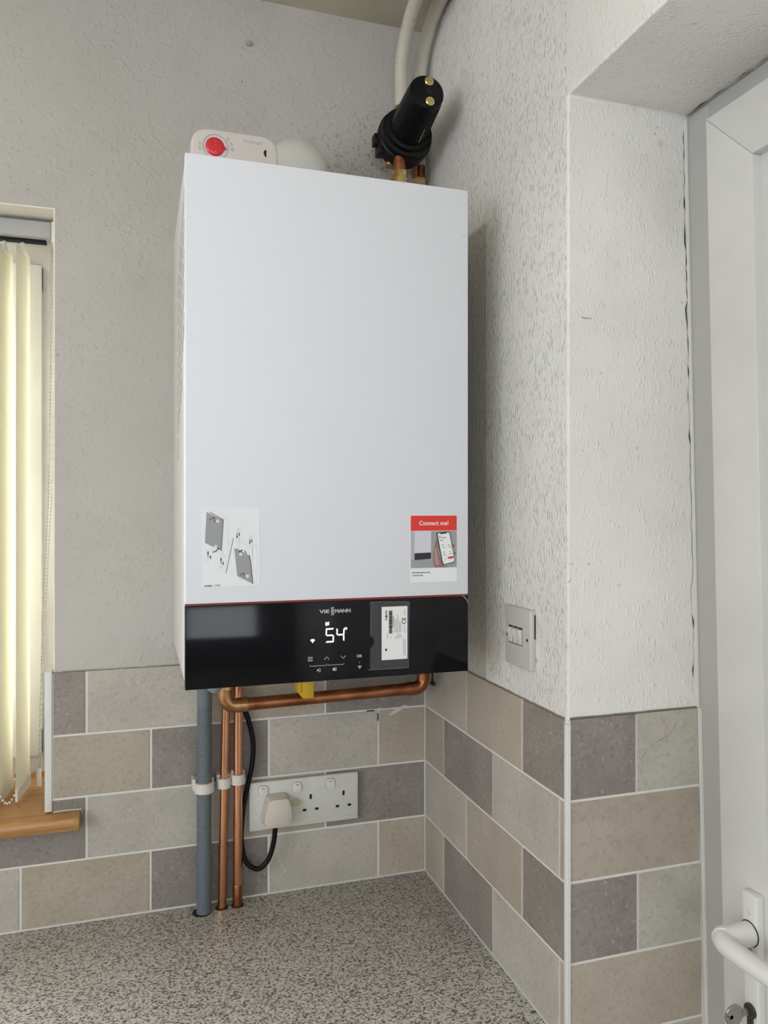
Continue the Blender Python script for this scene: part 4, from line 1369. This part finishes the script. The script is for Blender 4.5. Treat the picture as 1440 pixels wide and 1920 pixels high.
# heating pipes and magnetic filter in the top right corner
def white_pipe(x, y0, z0, zb, zr, label):
    o = thing('painted_pipe', label, 'pipe', (x, y0, z0), 'cream painted pipes in the corner')
    R = 0.105
    p = [(x, y0, z0), (x, y0, zb)]
    for k in range(1, 13):
        a = math.radians(90 * k / 12)
        p.append((x, y0 - R * 1.15 * (1 - math.cos(a)), zb + (zr - zb) * math.sin(a)))
    p.append((x, YREAR + 0.001, zr))
    MB().tube(p, 0.0118, 20).build('tube', 'pipe_paint', o)
    return o


white_pipe(0.4610, 1.342, 2.327, 2.395, 2.486, 'cream painted pipe nearer the boiler, rising from the black filter')
white_pipe(0.5130, 1.385, 2.250, 2.395, 2.502, 'cream painted pipe nearer the right wall, behind the black filter')
cp2 = thing('copper_pipe', 'dull copper pipe between boiler top and right corner pipe', 'pipe', (0.5130, 1.385, 2.0))
MB().tube(bend((0.5130, 1.385, 2.249), (0.5130, 1.385, 1.3450), (0.4300, 1.385, 1.3450), 0.025), 0.0110, 20).build('tube', 'copper_dull', cp2)
MB().lathe((0.5130, 1.385, 2.205), (0, 0, 1), [(0, 0.0145), (0.02, 0.0145), (0.022, 0.011)], 6).build('compression_nut', 'brass', cp2)

mf = thing('magnetic_filter', 'black cylindrical filter with brass screws in top corner', 'filter', (0.461, 1.34, 2.28))
A0, A1 = Vector((0.4605, 1.346, 2.264)), Vector((0.4543, 1.190, 2.2840))
ax = (A1 - A0)
Lx = ax.length
ax.normalize()
MB().lathe(A0, ax, [(0, 0.036), (0.003, 0.0465), (0.018, 0.0475), (0.0185, 0.0495), (0.034, 0.0495), (0.036, 0.0470), (0.046, 0.0460), (0.0475, 0.0410), (0.056, 0.0395), (0.058, 0.0350)], 40).build('housing', 'black', mf)
b = MB()
b.lathe(A0 + ax * 0.052, ax, [(0, 0.0340), (0.030, 0.0330), (Lx - 0.056, 0.0298), (Lx - 0.053, 0.0288), (Lx - 0.052, 0.026)], 36)
can = b.build('canister', 'black', mf)
# grip flutes
wv = ax.cross(Vector((0, 0, 1))).normalized()
uv = wv.cross(ax).normalized()
for a in range(0, 360, 12):
    if 30 < a < 170 or 190 < a < 350:
        t = math.radians(a)
        e = wv * math.cos(t) + uv * math.sin(t)
        q0 = A0 + ax * 0.064 + e * 0.0337
        q1 = A0 + ax * (Lx - 0.012) + e * 0.0302
        MB().tube([q0, q1], 0.0009, 5).build('flute', 'black', can)
for a, off in ((0, 0.0178), (0, -0.0178)):
    c_ = A1 + uv * off + wv * (-0.0035) - ax * 0.001
    sc = MB().lathe(c_ - ax * .002, ax, [(0, 0.0078), (0.0055, 0.0078), (0.0068, 0.0066)], 22).build('brass_screw', 'brass_bright', mf)
    MB().box(-0.0045, 0.0045, -0.0004, 0.0004, -0.0007, 0.0007).build('slot', 'brass', sc).location = c_ + ax * 0.0052
MB().lathe(A1 - ax * .004 + uv * 0.001 - wv * 0.0035, ax, [(0, 0.0055), (0.0047, 0.0055)], 18).build('socket_recess', 'hole', mf)
MB().bbox(0.4050, 0.4200, 1.325, 1.345, 2.253, 2.272, 0.002).bbox(0.4125, 0.4260, 1.320, 1.348, 2.236, 2.262, 0.002).build('drain_lug', 'black', mf)
# moulded mark on the side
q = A0 + ax * 0.070
MB().tube([q - wv * -0.0, q], 0.0001, 4)
e = (-wv * 0.70 - uv * 0.72)
e = (Vector((0.40, 0, -0.92)) - ax * Vector((0.40, 0, -0.92)).dot(ax)).normalized()
MB().tube([A0 + ax * 0.066 + e * 0.0337, A0 + ax * 0.100 + e * 0.0322], 0.0010, 6).build('moulded_rib', mat('grey_print', (0.42, 0.42, 0.40), 0.5), mf)
# brass unions above and below
MB().lathe((0.4610, 1.342, 2.300), (0, 0, 1), [(0, 0.0150), (0.026, 0.0150), (0.030, 0.0128), (0.034, 0.0122)], 20).build('union_top', 'brass', mf)
MB().lathe((0.4480, 1.312, 2.156), (0, 0, 1), [(0, 0.0125), (0.006, 0.0160), (0.009, 0.0160), (0.0092, 0.0175), (0.030, 0.0175), (0.0305, 0.0150), (0.045, 0.0150)], 6).build('union_nut', 'brass', mf)
MB().tube([(0.4480, 1.312, 2.03), (0.4480, 1.312, 2.240)], 0.0110, 18).build('copper_tail', 'copper_dull', mf)
MB().bbox(0.4320, 0.4500, 1.332, 1.352, 2.222, 2.236, 0.002).build('bracket', 'brass', mf)

# screw left in the wall
sw = tag(MB().lathe((0.1913, YB + .004, 2.4357), (0, -1, 0), [(0, 0.0028), (0.006, 0.0030), (0.0075, 0.0055), (0.0085, 0.0050), (0.0090, 0.002)], 16).build('wall_screw', mat('painted_screw_head', (0.36, 0.34, 0.30), 0.4)), 'small screw head in the plaster near the ceiling', 'screw')
